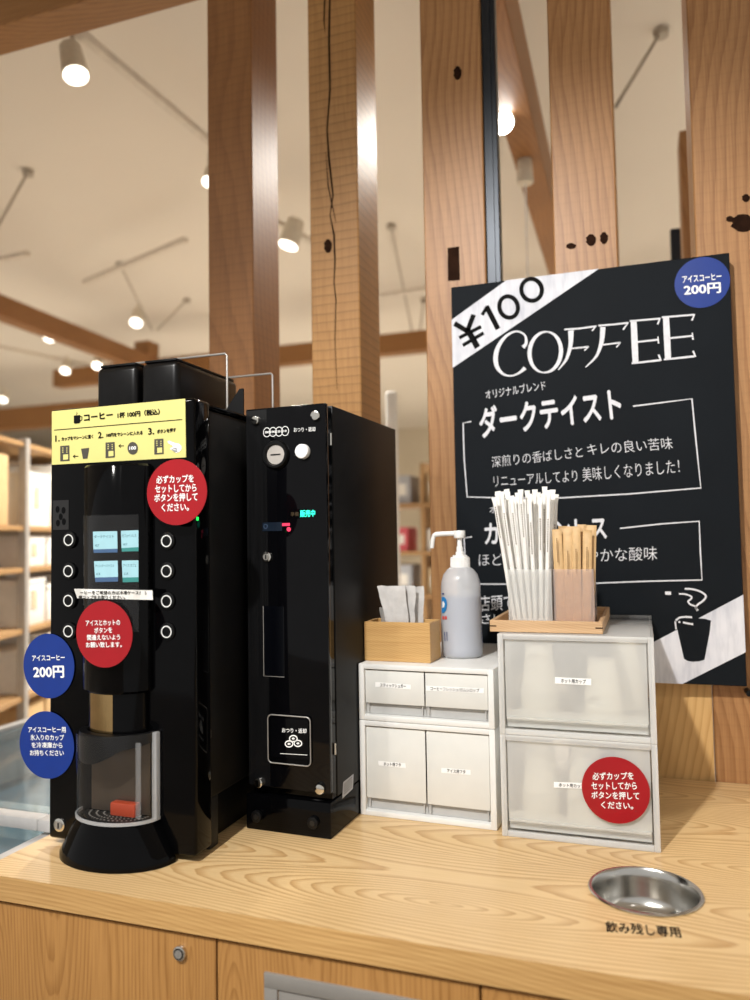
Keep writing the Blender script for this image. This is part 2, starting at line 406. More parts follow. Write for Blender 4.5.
def cabinet(x0, x1, label, kind):
    t = thing('base_cabinet', label, 'cabinet', (x0, .985, -.9))
    w = x1-x0; top = .9-.0385
    b = MB(); b.box(.0, .018, .02, .72, .08, top).box(w-.018, w, .02, .72, .08, top).box(.018, w-.018, .02, .72, .08, .098).box(.018, w-.018, .702, .72, .098, top).box(.0, w, .07, .09, 0, .08)
    b.build('body', M['cab'], t, smooth=False)
    return t, w, top
def door(t, w, top, name='door'):
    return MB().box(.0015, w-.0015, 0, .019, .085, top-.006, .001, 1).build(name, M['cab'], t, smooth=False)
t, w, top = cabinet(CX0+.01, -.5895, 'oak base cabinet with a round key lock below the coffee machine', 'lock')
dr = door(t, w, top)
q = L(t, 181, 952); k = MB(); k.cyl((q.x, .002, q.z), (q.x, -.006, q.z), .0105, n=32, bev=.0015); k.build('lock', M['chrome'], dr)
k = MB(); k.cyl((q.x, -.0055, q.z), (q.x, -.0066, q.z), .0078, n=24); k.build('lock_ring', M['slot'], dr); k = MB(); k.cyl((q.x, -.006, q.z), (q.x, -.0078, q.z), .0058, n=24); k.box(q.x-.0008, q.x+.0008, -.0085, -.0074, q.z-.004, q.z+.004); k.build('lock_core', M['grey_metal'], dr)
t, w, top = cabinet(-.5895, -.2115, 'oak base cabinet with a grey metal waste flap set in its door', 'flap')
dr = door(t, w, top)
a = L(t, 265, 971); x1 = w-a.x
k = MB()
z1 = a.z; z0 = a.z-.24; bw = .02
k.box(a.x, x1, -.004, .004, z1-bw, z1, .001).box(a.x, x1, -.004, .004, z0, z0+bw, .001).box(a.x, a.x+bw, -.004, .004, z0+bw, z1-bw, .001).box(x1-bw, x1, -.004, .004, z0+bw, z1-bw, .001)
k.build('flap_frame', M['grey_metal'], dr)
MB().box(a.x+bw+.001, x1-bw-.001, -.0015, .003, z0+bw+.001, z1-bw-.002, .0008).build('waste_flap', M['grey_metal'], dr)
t, w, top = cabinet(-.2115, .17, 'plain oak base cabinet at the right below the steel bowl', 'plain'); door(t, w, top)
t, w, top = cabinet(.17, .55, 'plain oak base cabinet at the far right end of the counter', 'plain'); door(t, w, top)

bw = thing('drain_bowl', 'round stainless steel bowl sunk into the wooden worktop', 'bowl', (BOWL.x, BOWL.y, 0))
MB().lathe([(r_*.93, z_) for r_, z_ in [(.0855, .0006), (.0862, .0022), (.0845, .0036), (.081, .0034), (.0785, .0005), (.0765, -.012), (.0735, -.034), (.069, -.046), (.060, -.0535), (.045, -.0555), (.0, -.056), (.0, -.0575), (.046, -.057), (.0615, -.055), (.0705, -.047), (.0752, -.034), (.0782, -.012), (.0796, 0), (.0855, .0006)]], n=64).build('basin', M['steel'], bw)

# ------------------------------------------------------------------ posts, header, panel
POSTS = [(-1.082, -.947, 'sawn', 'leftmost rough-sawn wooden post, rising behind the black coffee machine'),
         (-.782, -.6497, 'sawn', 'rough-sawn wooden post with a long vertical crack, behind the change machine'),
         (-.480, -.330, 'smooth', 'wooden post with a dark square notch at the left edge of the blackboard'),
         (-.172, -.032, 'smooth', 'wooden post with three small knots above the middle of the blackboard'),
         (.129, .275, 'smooth', 'rightmost wooden post with a large dark knot at the right of the blackboard')]
PY = 1.7863
post_objs = []
for x0, x1, kd, lab in POSTS:
    t = thing('wooden_post', lab, 'post', ((x0+x1)/2, PY, -.9), 0, 'row of wooden posts behind the counter'); w = (x1-x0)/2
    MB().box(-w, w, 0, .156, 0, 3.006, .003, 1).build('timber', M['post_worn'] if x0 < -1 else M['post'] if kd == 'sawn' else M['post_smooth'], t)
    post_objs.append(t)
def mark(i, name, pts, wd=None, m='knot'):
    t = post_objs[i]; q = [L(t, *p, 'y', -.0006) for p in pts]; b = MB()
    if wd: b.ribbon(q, wd)
    else: b.quad(q) if len(q) == 4 else b.prism(q, (0, 0, 0))
    return b.build(name, M[m], t, smooth=False)
mark(1, 'crack', [(330, -10), (329, 40), (330, 90), (327, 130), (329, 160), (333, 195), (330, 215), (334, 235), (335, 262), (334, 282), (336, 300), (335, 340), (337, 390)], [.005, .006, .005, .004, .006, .004, .0025, .005, .004, .003, .003, .002, .001])
mark(1, 'crack', [(325, -10), (324, 20), (325, 33)], [.004, .004, .001])
mark(1, 'crack', [(326, 152), (328, 185), (332, 205), (336, 222)], [.001, .003, .003, .001])
def knot(i, cx, cy, rx, ry):
    return mark(i, 'knot', [(cx+rx*math.cos(a*PI/8)*(1+.15*math.sin(3*a)), cy+ry*math.sin(a*PI/8)) for a in range(16)])
knot(1, 328, 246, 4, 7); knot(2, 457.5, 73, 4, 7); knot(3, 571, 246, 5, 3); knot(3, 591, 240, 5, 6); knot(3, 604, 238, 4, 6)
knot(4, 743, 223, 12, 9); knot(4, 746, 198, 4, 4); knot(4, 730, 219, 4, 3)
mark(2, 'notch', [(447.5, 248), (459, 246.5), (460, 280), (448, 281)])
hb = MB().box(-3.2, 1.6, 0, .12, 0, .19, .004, 1).build('header_beam', M['beam']); hb.location = (0, PY, 2.107)
tag(hb, 'brown timber header beam across the top of the row of posts', 'beam')
bs = MB().box(0, .033, 0, .03, 0, 3.0, .002, 1).box(.012, .021, -.004, 0, 0, 3.0).build('steel_channel', M['black_steel']); bs.location = (-.3288, PY+.006, -.9)
tag(bs, 'dark blue-black metal channel fixed to the right side of the notched post', 'metal channel')
pn = MB().box(-.030, .127, 0, .02, -.9, .33, .001, 1).build('back_panel', M['panel']); pn.location = (0, PY+.004, 0)
tag(pn, 'pale pine panel between two posts below the blackboard', 'panel')

# ------------------------------------------------------------------ chalkboard
BX0, BX1, BY, BZ0, BZ1 = -.4064, .1906, 1.7463, .2072, 1.107
bd = thing('chalkboard', 'black chalkboard with white chalk COFFEE writing, hung on the wooden posts', 'chalkboard', (BX0, BY, BZ0))
BW, BH = BX1-BX0, BZ1-BZ0
MB().box(0, BW, 0, .022, 0, BH, .0015, 1).build('panel', M['board'], bd)
for x in (.02, BW-.05):
    MB().box(x, x+.03, .022, .040, BH*.15, BH*.9).build('spacer', M['cork'], bd, smooth=False)
def bp(px, py, y=-.0006): return L(bd, px, py, 'y', y)
def clip_band(pts, y):
    """polygon clipped to the board's rectangle"""
    poly = [Vector((p.x, p.z)) for p in pts]
    for (n, c) in ((Vector((1, 0)), 0), (Vector((-1, 0)), -BW), (Vector((0, 1)), 0), (Vector((0, -1)), -BH)):
        out = []
        for i, a in enumerate(poly):
            b = poly[(i+1) % len(poly)]; da, db = a.dot(n)-c, b.dot(n)-c
            if da >= 0: out.append(a)
            if da*db < 0: out.append(a+(b-a)*(da/(da-db)))
        poly = out
    return [(p.x, y, p.y) for p in poly]
g1 = crop(450, 245, 5)
# band corners are extrapolated along its edges so that the clip finds the board's edge
def ext(a, b, t): return (a[0]+(b[0]-a[0])*t, a[1]+(b[1]-a[1])*t)
U1, U2 = g1(0, 380), g1(290, 170); D1, D2 = g1(5, 620), g1(750, 115)
band = MB().prism(clip_band([bp(*ext(U1, U2, -.5)), bp(*ext(U1, U2, 2)), bp(*ext(D1, D2, 1.6)), bp(*ext(D1, D2, -.3))], -.0006), (0, 0, 0))
# chalk scribble material for the filled bands
g = G('chalk_filled'); v = g.coords(); n1 = g.noise(g.scale(v, (70, 70, 12)), 1, 3, .6); n2 = g.noise(v, 14, 2)
b_ = g.bsdf(Base_Color=g.mix(.5, g.ramp(n1, [(.32, lin((186, 188, 198))), (.55, lin((224, 224, 230)))]), g.ramp(n2, [(.3, lin((196, 198, 206))), (.6, lin((228, 228, 232)))])), Roughness=.85)
M['chalk_fill'] = g.done(b_.outputs[0])
band.build('chalk_band', M['chalk_fill'], bd, smooth=False)
V1, V2 = (744.1, 594.2), (655.4, 641.1); W1, W2 = (745.9, 652.1), (684, 683.2)
MB().prism(clip_band([bp(*ext(V1, V2, -.3)), bp(*ext(V1, V2, 2.5)), bp(*ext(W1, W2, 2.5)), bp(*ext(W1, W2, -.3))], -.0006), (0, 0, 0)).build('chalk_band', M['chalk_fill'], bd, smooth=False)
PXM = .0029                         # metres per pixel on the board
def stroke(conv, pts, w, s, mb, y=-.0010, closed=False):
    ww = [x/s*PXM for x in w] if isinstance(w, (list, tuple)) else w/s*PXM
    mb.ribbon([bp(*conv(*p), y) for p in pts], ww, closed=closed)
def ell(cx, cy, rx, ry, rot=0, n=40):
    c, s_ = math.cos(rot), math.sin(rot)
    return [(cx+rx*math.cos(2*PI*i/n)*c-ry*math.sin(2*PI*i/n)*s_, cy+rx*math.cos(2*PI*i/n)*s_+ry*math.sin(2*PI*i/n)*c) for i in range(n)]
# price: yen sign and 100 in black on the chalk band
b = MB()
for pts, w in (([(22, 392), (92, 434)], 20), ([(118, 348), (88, 428)], 20), ([(86, 420), (138, 512)], 24), ([(46, 464), (156, 408)], 15), ([(64, 502), (168, 440)], 15), ([(160, 350), (188, 306)], 14), ([(182, 306), (240, 420)], 20)):
    stroke(g1, pts, w, 5, b)
stroke(g1, ell(293, 310, 46, 54, -.3), 17, 5, b, closed=True); stroke(g1, ell(408, 224, 51, 55, -.3), 17, 5, b, closed=True)
b.build('price_lettering', M['ink'], bd, smooth=False)
# COFFEE, drawn letters of uneven stroke
g2 = crop(480, 300, 3.125); b = MB()
def sm(pts, k=4):
    out = []
    for i in range(len(pts)-1):
        p0, p1, p2, p3 = pts[max(i-1, 0)], pts[i], pts[i+1], pts[min(i+2, len(pts)-1)]
        for j in range(k):
            t = j/k
            out.append(tuple(.5*(2*p1[d]+(p2[d]-p0[d])*t+(2*p0[d]-5*p1[d]+4*p2[d]-p3[d])*t*t+(3*p1[d]-p0[d]-3*p2[d]+p3[d])*t**3) for d in range(len(p1))))
    return out+[pts[-1]]
def vs(pts):                        # (x, y, width) smoothed
    q = sm(pts); stroke(g2, [p[:2] for p in q], [p[2]*.82 for p in q], 3.125, b)
vs([(134, 148, 12), (144, 135, 9), (140, 110, 6), (115, 98, 5), (85, 110, 8), (60, 140, 12), (49, 175, 14), (53, 208, 12), (72, 231, 7), (97, 237, 5), (122, 228, 7), (141, 212, 12)])
o = ell(204, 163, 49, 64, .12, 48); stroke(g2, o, [3.2+6.6*abs(math.cos(2*PI*i/48)) for i in range(48)], 3.125, b, closed=True)
vs([(284, 95, 16), (283, 140, 12), (270, 185, 8), (245, 218, 3)]); vs([(264, 92, 5), (310, 89, 5), (362, 82, 5)]); vs([(364, 80, 3), (350, 96, 5)]); vs([(284, 152, 4), (340, 146, 5)]); vs([(340, 145, 3), (326, 158, 4)])
vs([(384, 84, 15), (380, 130, 12), (364, 175, 7), (330, 210, 3)]); vs([(370, 80, 5), (420, 76, 5), (464, 71, 5)]); vs([(464, 70, 3), (447, 93, 5)]); vs([(384, 140, 4), (440, 133, 5)]); vs([(440, 132, 3), (426, 148, 4)])
for dx, dy, sx in ((0, 0, 1), (101, -12, 1.08)):
    e = lambda x, y, w: (478+(x-478)*sx+dx, y+dy, w)
    vs([e(480, 66, 16), e(483, 130, 17), e(486, 196, 16)]); vs([e(468, 66, 5), e(562, 58, 5)]); vs([e(563, 56, 3), e(555, 76, 5)])
    vs([e(485, 132, 5), e(556, 124, 5)]); vs([e(556, 114, 3), e(558, 136, 4)]); vs([e(474, 198, 5), e(562, 188, 6)]); vs([e(566, 190, 4), e(558, 171, 5)])
b.build('title_lettering', M['chalk'], bd, smooth=False)
# frames
b = MB(); g4 = crop(450, 370, 2.679); g5 = crop(440, 500, 2.5)
stroke(g4, [(57, 138), (35, 142), (38, 240), (46, 340), (120, 342), (290, 343), (480, 332), (672, 316), (660, 200), (648, 77), (570, 87), (490, 97)], 2.7, 2.679, b)
b.build('chalk_frame', M['chalk'], bd, smooth=False); b = MB()
stroke(g5, [(450, 71), (550, 60), (648, 53), (651, 130), (655, 200), (520, 203), (390, 208), (250, 211), (95, 210), (66, 209), (60, 95), (80, 92)], 2.5, 2.5, b)
b.build('chalk_frame', M['chalk'], bd, smooth=False)
lettering([('オリジナルブレンド', (97, 78), (258, 52), (93, 54))], g4, bd, M['chalk'], bd, 'chalk_lettering', val=-.001)
lettering([('ダークテイスト', (82, 184), (463, 132), (74, 100), .028)], g4, bd, M['chalk'], bd, 'chalk_lettering', val=-.001)
for it in [('深煎りの香ばしさと', (113, 262), (356, 234), (111, 232), -.008), ('キレの良い苦味', (370, 229), (598, 212), (366, 197), -.008),
           ('リニューアルしてより', (118, 313), (342, 298), (116, 284), -.008), ('美味しくなりました！', (356, 299), (616, 276), (353, 262), -.008)]: lettering([it], g4, bd, M['chalk'], bd, 'chalk_lettering', val=-.001)
lettering([('カフェインレス', (112, 112), (418, 97), (110, 58), .028)], g5, bd, M['chalk'], bd, 'chalk_lettering', val=-.001)
for it in [('オリジナルブレンド', (124, 33), (285, 24), (124, 14)), ('ほどよいコクと爽やかな酸味', (97, 166), (543, 150), (97, 134), -.006), ('店頭で', (97, 279), (186, 274), (97, 240), .006), ('さい', (103, 310), (160, 306), (103, 286))]: lettering([it], g5, bd, M['chalk'], bd, 'chalk_lettering', val=-.001)
# drawn cup
g6 = crop(640, 570, 6.818)
MB().prism([bp(*g6(*p), -.001) for p in ((243, 352), (300, 335), (370, 328), (440, 332), (484, 345), (476, 420), (440, 612), (405, 622), (360, 626), (325, 620), (300, 606), (262, 440))], (0, 0, 0)).build('drawn_cup', M['board'], bd, smooth=False)
b = MB()
for pts, w in (([(244, 345), (270, 325), (310, 320), (355, 322)], 9), ([(262, 353), (275, 357)], 9), ([(293, 357), (330, 365), (362, 370)], 9), ([(240, 350), (246, 405)], 7), ([(305, 128), (350, 130), (400, 142), (440, 165), (448, 185), (430, 210), (395, 235), (380, 258), (398, 275)], 9), ([(265, 163), (310, 165), (348, 180), (350, 195), (328, 215), (345, 235), (378, 250), (390, 280)], 8), ([(172, 158), (212, 158)], 16)):
    q = sm([p+(w,) for p in pts]); b.ribbon([bp(*g6(p[0], p[1]), -.0014) for p in q], w/6.818*PXM)
b.build('chalk_drawing', M['chalk'], bd, smooth=False)
g7 = crop(440, 240, 2.419)
c = (L(bd, *g7(567, 103))+L(bd, *g7(702, 103)))/2; r = (L(bd, *g7(702, 103)).x-L(bd, *g7(567, 103)).x)/2
st = MB().disc((c.x, -.0012, c.z), r, (0, .0008, 0)).build('price_sticker', M['blue'], bd, smooth=False); st['label'] = 'round blue price sticker in the top right corner'
lettering([('アイスコーヒー', (587, 104), (681, 96), (586, 87), .02), ('200円', (590, 135), (680, 128), (589, 109), .03)], g7, bd, M['white'], st, val=-.0016)
MB().cyl((BW+.004, .004, .005-.02), (BW+.004, .040, .005-.02), .006, n=16).build('hook', M['black_satin'], bd)

# ------------------------------------------------------------------ coffee machine
MW, MH = .2957, .7595
cm = thing('coffee_machine', 'black self-service coffee machine with a yellow instruction label and round stickers', 'coffee machine', (-.9931, 1.104, .0006))
MB().box(0, MW, 0, .052, .010, MH, .006, 3).build('front_door', M['black_gloss'], cm)
b = MB(); b.box(.006, MW-.004, .054, .50, .085, MH-.012, .006, 2).box(.03, MW-.03, .07, .47, 0.0, .085, .004, 2); b.build('body', M['black_satin'], cm)
MB().box(.002, MW-.002, .052, .30, MH-.012, MH-.002, .004, 2).build('top_cover', M['black_gloss'], cm)
for x in (MW-.045, .008): MB().box(x, x+.037, .056, .085, 0, .085, .003, 2).build('foot', M['black_matte'], cm)
# yellow label
c1 = crop(45, 390, 4.412)
def mp(conv, x, y, yy): return L(cm, *conv(x, y), 'y', yy)
la = MB().prism([mp(c1, *p, -.0014) for p in ((30, 94), (30, 330), (622, 297), (618, 38))], (0, .0012, 0)).build('instruction_label', M['yellow'], cm, smooth=False); la['label'] = 'yellow instruction label'
lettering([('コーヒー', (172, 138), (300, 124), (171, 107), .04), ('1杯 100円（税込）', (320, 126), (507, 109), (319, 99), .05),
           ('1.', (45, 229), (65, 227), (45, 201), .03), ('カップをマシーンに置く', (73, 225), (213, 213), (73, 208), .05),
           ('2.', (234, 214), (258, 212), (233, 185), .03), ('100円をマシーンに入れる', (270, 209), (431, 197), (270, 191), .05),
           ('3.', (455, 198), (482, 196), (454, 168), .03), ('ボタンを押す', (494, 193), (578, 185), (494, 174), .05)], c1, cm, M['ink'], la, val=-.0020)
def sx(mb, conv, pts, w, s=4.412, y=-.0020, closed=False): mb.ribbon([mp(conv, *p, y) for p in pts], w/s*.00195, closed=closed)
b = MB(); sx(b, c1, [(40, 177), (605, 130)], 3); b.build('rule', M['ink'], la, smooth=False)
b = MB()
b.prism([mp(c1, *p, -.002) for p in ((127, 113), (155, 110), (155, 143), (150, 147), (132, 149), (127, 145))], (0, 0, 0))
sx(b, c1, [(155, 116), (163, 118), (162, 132), (155, 137)], 4); sx(b, c1, [(138, 110), (142, 102), (139, 97)], 2.5); b.build('cup_icon', M['ink'], la, smooth=False)
for ax_, ay_ in ((124, 293), (325, 247)):
    b = MB(); sx(b, c1, [(ax_, ay_), (ax_+23, ay_-1)], 3); sx(b, c1, [(ax_+9, ay_-7), (ax_, ay_), (ax_+9, ay_+7)], 3); b.build('arrow_icon', M['ink'], la, smooth=False)
for x, y in ((67, 244), (267, 229), (482, 214)):
    b = MB(); b.prism([mp(c1, *p, -.002) for p in ((x, y+3), (x+40, y), (x+41, y+68), (x, y+71))], (0, 0, 0)); b.build('machine_icon', M['ink_grey'], la, smooth=False)
b = MB(); b.prism([mp(c1, *p, -.002) for p in ((159, 259), (195, 255), (187, 302), (167, 304))], (0, 0, 0)); b.build('cup_icon', M['ink_grey'], la, smooth=False)
b = MB(); b.prism([mp(c1, *p, -.002) for p in ell(387, 257, 23, 28)], (0, 0, 0)); b.build('coin_icon', M['ink_grey'], la, smooth=False)
for x, y in ((67, 244), (267, 229), (482, 214)):
    b = MB(); b.prism([mp(c1, *p, -.0024) for p in ((x+13, y+41), (x+35, y+39), (x+35, y+62), (x+13, y+64))], (0, 0, 0))
    for i in range(3):
        for dx in (9, 27): b.prism([mp(c1, *p, -.0024) for p in ((x+dx, y+10+i*9), (x+dx+5, y+10+i*9), (x+dx+5, y+14+i*9), (x+dx, y+14+i*9))], (0, 0, 0))
    b.build('machine_icon_face', M['yellow'], la, smooth=False)
b = MB(); b.prism([mp(c1, *p, -.002) for p in ((540, 226), (548, 223), (575, 234), (592, 237), (602, 248), (602, 262), (592, 274), (578, 277), (566, 268), (552, 262), (553, 255), (566, 252), (560, 244), (543, 235))], (0, 0, 0)); b.build('hand_icon', M['white'], la, smooth=False)
b = MB()
for p in ([(558, 262), (582, 256)], [(562, 268), (584, 263)], [(568, 273), (585, 269)]): sx(b, c1, p, 2, y=-.0024)
b.build('hand_lines', M['ink'], la, smooth=False)
lettering([('100', (372, 265), (402, 263), (372, 249), .03)], c1, cm, M['white'], la, val=-.0024)

# dispensing column: half-ellipse in plan
KX, KA, KB = .149, .067, .045
def kfront(x, a=KA, b=KB): return -b*math.sqrt(max(0.0, 1-((x-KX)/a)**2))
def halfcol(mb, a, b, z0, z1, n=32, bev=.004):
    prof = [(0.0001, z0), (.93, z0), (1, z0+bev), (1, z1-bev), (.93, z1), (0.0001, z1)]
    return mb.lathe(prof, (KX, 0.0, 0), n, a, b, PI, 2*PI)
halfcol(MB(), KA, KB, .272, .652).build('dispensing_column', M['black_gloss'], cm)
c2 = crop(40, 350, 3.409); c3 = crop(10, 580, 3.0); c4 = crop(70, 470, 6.25)
def kpt(px, py, off=.001):
    """pixel carried onto the curved column"""
    y = -.04
    for _ in range(12):
        q = L(cm, px, py, 'y', y); y = kfront(min(max(q.x, KX-KA*.97), KX+KA*.97), KA+off, KB+off)
    return Vector((q.x, y, q.z))
def kpatch(mb, conv, tl, tr, br, bl, off=.001, n=8):
    T = [kpt(*conv(tl[0]+(tr[0]-tl[0])*i/n, tl[1]+(tr[1]-tl[1])*i/n), off) for i in range(n+1)]
    B_ = [kpt(*conv(bl[0]+(br[0]-bl[0])*i/n, bl[1]+(br[1]-bl[1])*i/n), off) for i in range(n+1)]
    for i in range(n): mb.quad([T[i], B_[i], B_[i+1], T[i+1]])
# the four little screens
for k, (tl, tr, br, bl, lo, m2) in enumerate((((143, 385), (295, 382), (297, 492), (146, 496), 518, 'screen_blue'), ((318, 380), (430, 376), (430, 482), (322, 488), 510, 'screen_green'),
        ((150, 570), (298, 566), (300, 668), (156, 672), 700, 'screen_blue'), ((324, 566), (430, 564), (430, 670), (328, 672), 702, 'screen_green'))):
    b = MB(); kpatch(b, c4, tl, tr, br, bl, .0012); sc_ = b.build('menu_screen', M['screen'], cm, smooth=False); sc_['label'] = 'glowing cyan menu screen'
    b = MB(); kpatch(b, c4, bl, br, (br[0], lo-3), (bl[0]+2, lo), .0012); b.build('screen_bar', M[m2], sc_, smooth=False)
    s_ = ['ダークテイスト', 'カフェインレス', 'アイス ダークテイスト', 'アイス カフェ'][k]
    W_ = tr[0]-tl[0]; h_ = (bl[1]-tl[1])
    A_, B_, C_ = [(tl[0]+8, tl[1]+h_*.38), (tl[0]+W_*.86, tl[1]+h_*.36), (tl[0]+8, tl[1]+h_*.2)]
    it = [(s_, A_, B_, C_, .015), ('HOT' if k < 2 else 'ICE', (tl[0]+14, tl[1]+h_*.85), (tl[0]+40, tl[1]+h_*.84), (tl[0]+14, tl[1]+h_*.72), .01)]
    lettering(it, c4, cm, M['screen_ink'], sc_, surf=lambda x, y: kpt(x, y, .0016))
# clear cover in front of the screens
b = MB(); kpatch(b, c4, (82, 285), (430, 278), (432, 1010), (90, 1020), .0045, 16); b.build('clear_cover', M['acrylic'], cm)
# paper strip taped across the column
b = MB(); kpatch(b, c4, (25, 742), (515, 752), (518, 812), (45, 802), .006, 12)
ps = b.build('paper_strip', M['paper'], cm); ps['label'] = 'white paper strip'
lettering([('ーヒーをご希望の方は冷凍ケースから', (62, 778), (478, 780), (62, 754), .02), ('用コップをお取りください。', (52, 806), (345, 808), (52, 783), .02)], c4, cm, M['ink'], ps, surf=lambda x, y: kpt(x, y, .0066))
# nozzle housing below the column
MB().lathe([(.0001, .200), (1, .200), (1, .274), (.0001, .274)], (KX, 0, 0), 32, .058, .036, PI, 2*PI).build('nozzle_housing', M['black_gloss'], cm)
b = MB(); n = 8
q0, q1 = L(cm, *c3(240, 380), 'y', -.03).x, L(cm, *c3(310, 380), 'y', -.034).x
for i in range(n):
    xa, xb = q0+(q1-q0)*i/n, q0+(q1-q0)*(i+1)/n
    b.quad([(x, kfront(x, .0588, .0368), z) for x, z in ((xa, .27), (xa, .202), (xb, .202), (xb, .27))])
b.build('nozzle_plate', M['bronze'], cm)
# cup stage: half-cone base, grille, funnel, clear guard
BXc = .150
MB().lathe([(.0001, 0), (1.0, 0), (1.0, .008), (.955, .017), (.74, .060), (.70, .065), (.0001, .065)], (BXc, 0, 0), 40, .108, .074, PI, 2*PI).build('drip_base', M['black_gloss'], cm)
b = MB().lathe([(.0001, .0653), (1, .0653), (1, .0672), (.0001, .0672)], (BXc, 0, 0), 32, .066, .042, PI, 2*PI); b.build('drip_grille', M['black_satin'], cm)
b = MB()
for r in (.25, .45, .65, .85):
    for k in range(int(4+r*22)):
        a = PI+PI*(k+.5)/int(4+r*22); b.cyl((BXc+.066*r*math.cos(a), .042*r*math.sin(a), .0671), (BXc+.066*r*math.cos(a), .042*r*math.sin(a), .0678), .0016, n=8)
b.build('grille_dots', M['grey_metal'], cm, smooth=False)
MB().box(BXc-.058, BXc+.060, -.0012, .0005, .069, .196, .0005, 1).build('cup_reflection_plate', M['reflection_plate'], cm)  # added plate, its brown stands in for the shop reflected behind the guard
ox = L(cm, 112, 815, 'y', -.012); oy = L(cm, 137, 803, 'y', -.012)
MB().box(ox.x, oy.x, -.018, -.0015, .068, .090, .003, 2).build('cup_sensor', M['orange'], cm)
# guard shell with a slanted top
def shell(a, b, zb, zt, th, n=36, a0=PI*1.0, a1=2*PI):
    t = bmesh.new(); rows = []
    for i in range(n+1):
        an = a0+(a1-a0)*i/n; c_, s_ = math.cos(an), math.sin(an); rows.append([t.verts.new(Vector(p)) for p in ((BXc+a*c_, b*s_, zb(an)), (BXc+a*c_, b*s_, zt(an)), (BXc+(a-th)*c_, (b-th)*s_, zt(an)), (BXc+(a-th)*c_, (b-th)*s_, zb(an)))])
    for A, B_ in zip(rows, rows[1:]):
        for k in range(4): t.faces.new((A[k], A[(k+1) % 4], B_[(k+1) % 4], B_[k]))
    t.faces.new(rows[0][::-1]); t.faces.new(rows[-1]); bmesh.ops.recalc_face_normals(t, faces=t.faces)
    m = MB(); m._add(t); return m
shell(.078, .056, lambda a: .0655, lambda a: .206-.004*math.cos(a-PI), .0022).build('clear_guard', M['guard'], cm)
b = MB(); b.box(BXc+.070, BXc+.0795, -.012, -.0005, .0655, .208, .002, 2); b.box(BXc+.046, BXc+.0545, -.0465, -.0425, .075, .0751, .00001, 1) if False else None; b.build('guard_edge', M['guard_edge'], cm)
MB().box(BXc+.056, BXc+.066, -.036, -.033, .075, .196, .0012, 2).build('guard_rib', M['guard_rib'], cm)
b = shell(.0792, .0572, lambda a: .0655, lambda a: .0705, .003); b.build('guard_rim', M['guard_edge'], cm)
shell(.0735, .0515, lambda a: .178-.020*math.sin(min(PI, (a-PI)*1.5))+.03*max(0, (a-PI)/PI-.45), lambda a: .207, .013).build('funnel', M['black_satin'], cm)
# buttons with white rings
b_px = [(70.3, 540), (70, 571), (70, 600.5), (70, 631)]; b_pr = [(168, 541), (168, 571), (168, 601), (168, 631.5)]
for p in b_px+b_pr:
    q = L(cm, *p)
    bt = MB().cyl((q.x, .001, q.z), (q.x, -.004, q.z), .0145, n=28, bev=.001).build('select_button', M['black_satin'], cm)
    MB().lathe([(.0082, 0), (.0102, 0), (.0102, .0006), (.0082, .0006), (.0082, 0)], n=28, M=Matrix.Translation((q.x, -.0045, q.z)) @ Matrix.Rotation(PI/2, 4, 'X')).build('ring', M['ring'], bt)
def key(root, px, py, r, y=0.0, inner='grey_metal', name='key_lock'):
    q = L(root, px, py, 'y', y)
    k = MB().cyl((q.x, y+.001, q.z), (q.x, y-.004, q.z), r, n=32, bev=.001).build(name, M['chrome'], root)
    m = MB(); m.cyl((q.x, y-.0038, q.z), (q.x, y-.0055, q.z), r*.62, n=24); m.build('lock_core', M[inner], k)
    MB().box(q.x-r*.12, q.x+r*.12, y-.0063, y-.0054, q.z-r*.4, q.z+r*.4).build('keyhole', M['slot'], k, smooth=False)
key(cm, 60.5, 824.5, .0115, .002)
q = L(cm, 197.5, 518.5, 'y', .0); MB().box(MW-.001, MW+.0006, .006, .012, q.z-.003, q.z+.003).build('status_light', M['led_point'], cm, smooth=False)
# faint bean emblem card at the left of the door
q = L(cm, 61, 515); b = MB().box(q.x-.017, q.x+.017, -.0006, .0004, q.z-.026, q.z+.026); b.build('emblem_card', mat('smoke_card', (28, 27, 27), .35), cm, smooth=False)
b = MB()
for dx, dz in ((-.007, .010), (.006, .008), (.0, -.003), (-.006, -.014), (.007, -.012)): b.disc((q.x+dx, -.001, q.z+dz), .0042, (0, .0002, 0), 16, .006)
b.build('emblem', M['black_gloss'], cm, smooth=False)
# round stickers
def sticker(root, conv, l, r, t, b, m, y, lines, lab):
    a, c_ = L(root, *conv(l, (t+b)/2), 'y', y), L(root, *conv(r, (t+b)/2), 'y', y); cz = (L(root, *conv((l+r)/2, t), 'y', y).z+L(root, *conv((l+r)/2, b), 'y', y).z)/2
    rz = (L(root, *conv((l+r)/2, t), 'y', y).z-L(root, *conv((l+r)/2, b), 'y', y).z)/2; rx = (c_.x-a.x)/2; rr = (rx+rz)/2
    s = MB().disc(((a.x+c_.x)/2, y, cz), rr*.5+rx*.5, (0, .0007, 0), 56, rr*.5+rz*.5).build('round_sticker', M[m], root, smooth=False); s['label'] = lab
    lettering([x+((.022,) if len(x) < 5 else ()) for x in lines], conv, root, M['white'], s, val=y-.0006)
sticker(cm, c2, 362, 572, 375, 594, 'red', -.020, [('必ずカップを', (397, 456), (525, 451), (396, 429)), ('セットしてから', (393, 488), (534, 483), (392, 461)), ('ボタンを押して', (390, 519), (538, 514), (389, 491)), ('ください。', (415, 551), (508, 548), (414, 524))], 'red sticker at the right below the yellow label')
sticker(cm, c3, 198, 368, 63, 262, 'red', -.054, [('アイスとホットの', (228, 138), (331, 136), (227, 121)), ('ボタンを', (253, 160), (307, 158), (252, 143)), ('間違えないよう', (232, 181), (331, 180), (231, 164)), ('お願い致します。', (228, 203), (336, 202), (227, 186))], 'red sticker on the dispensing column')
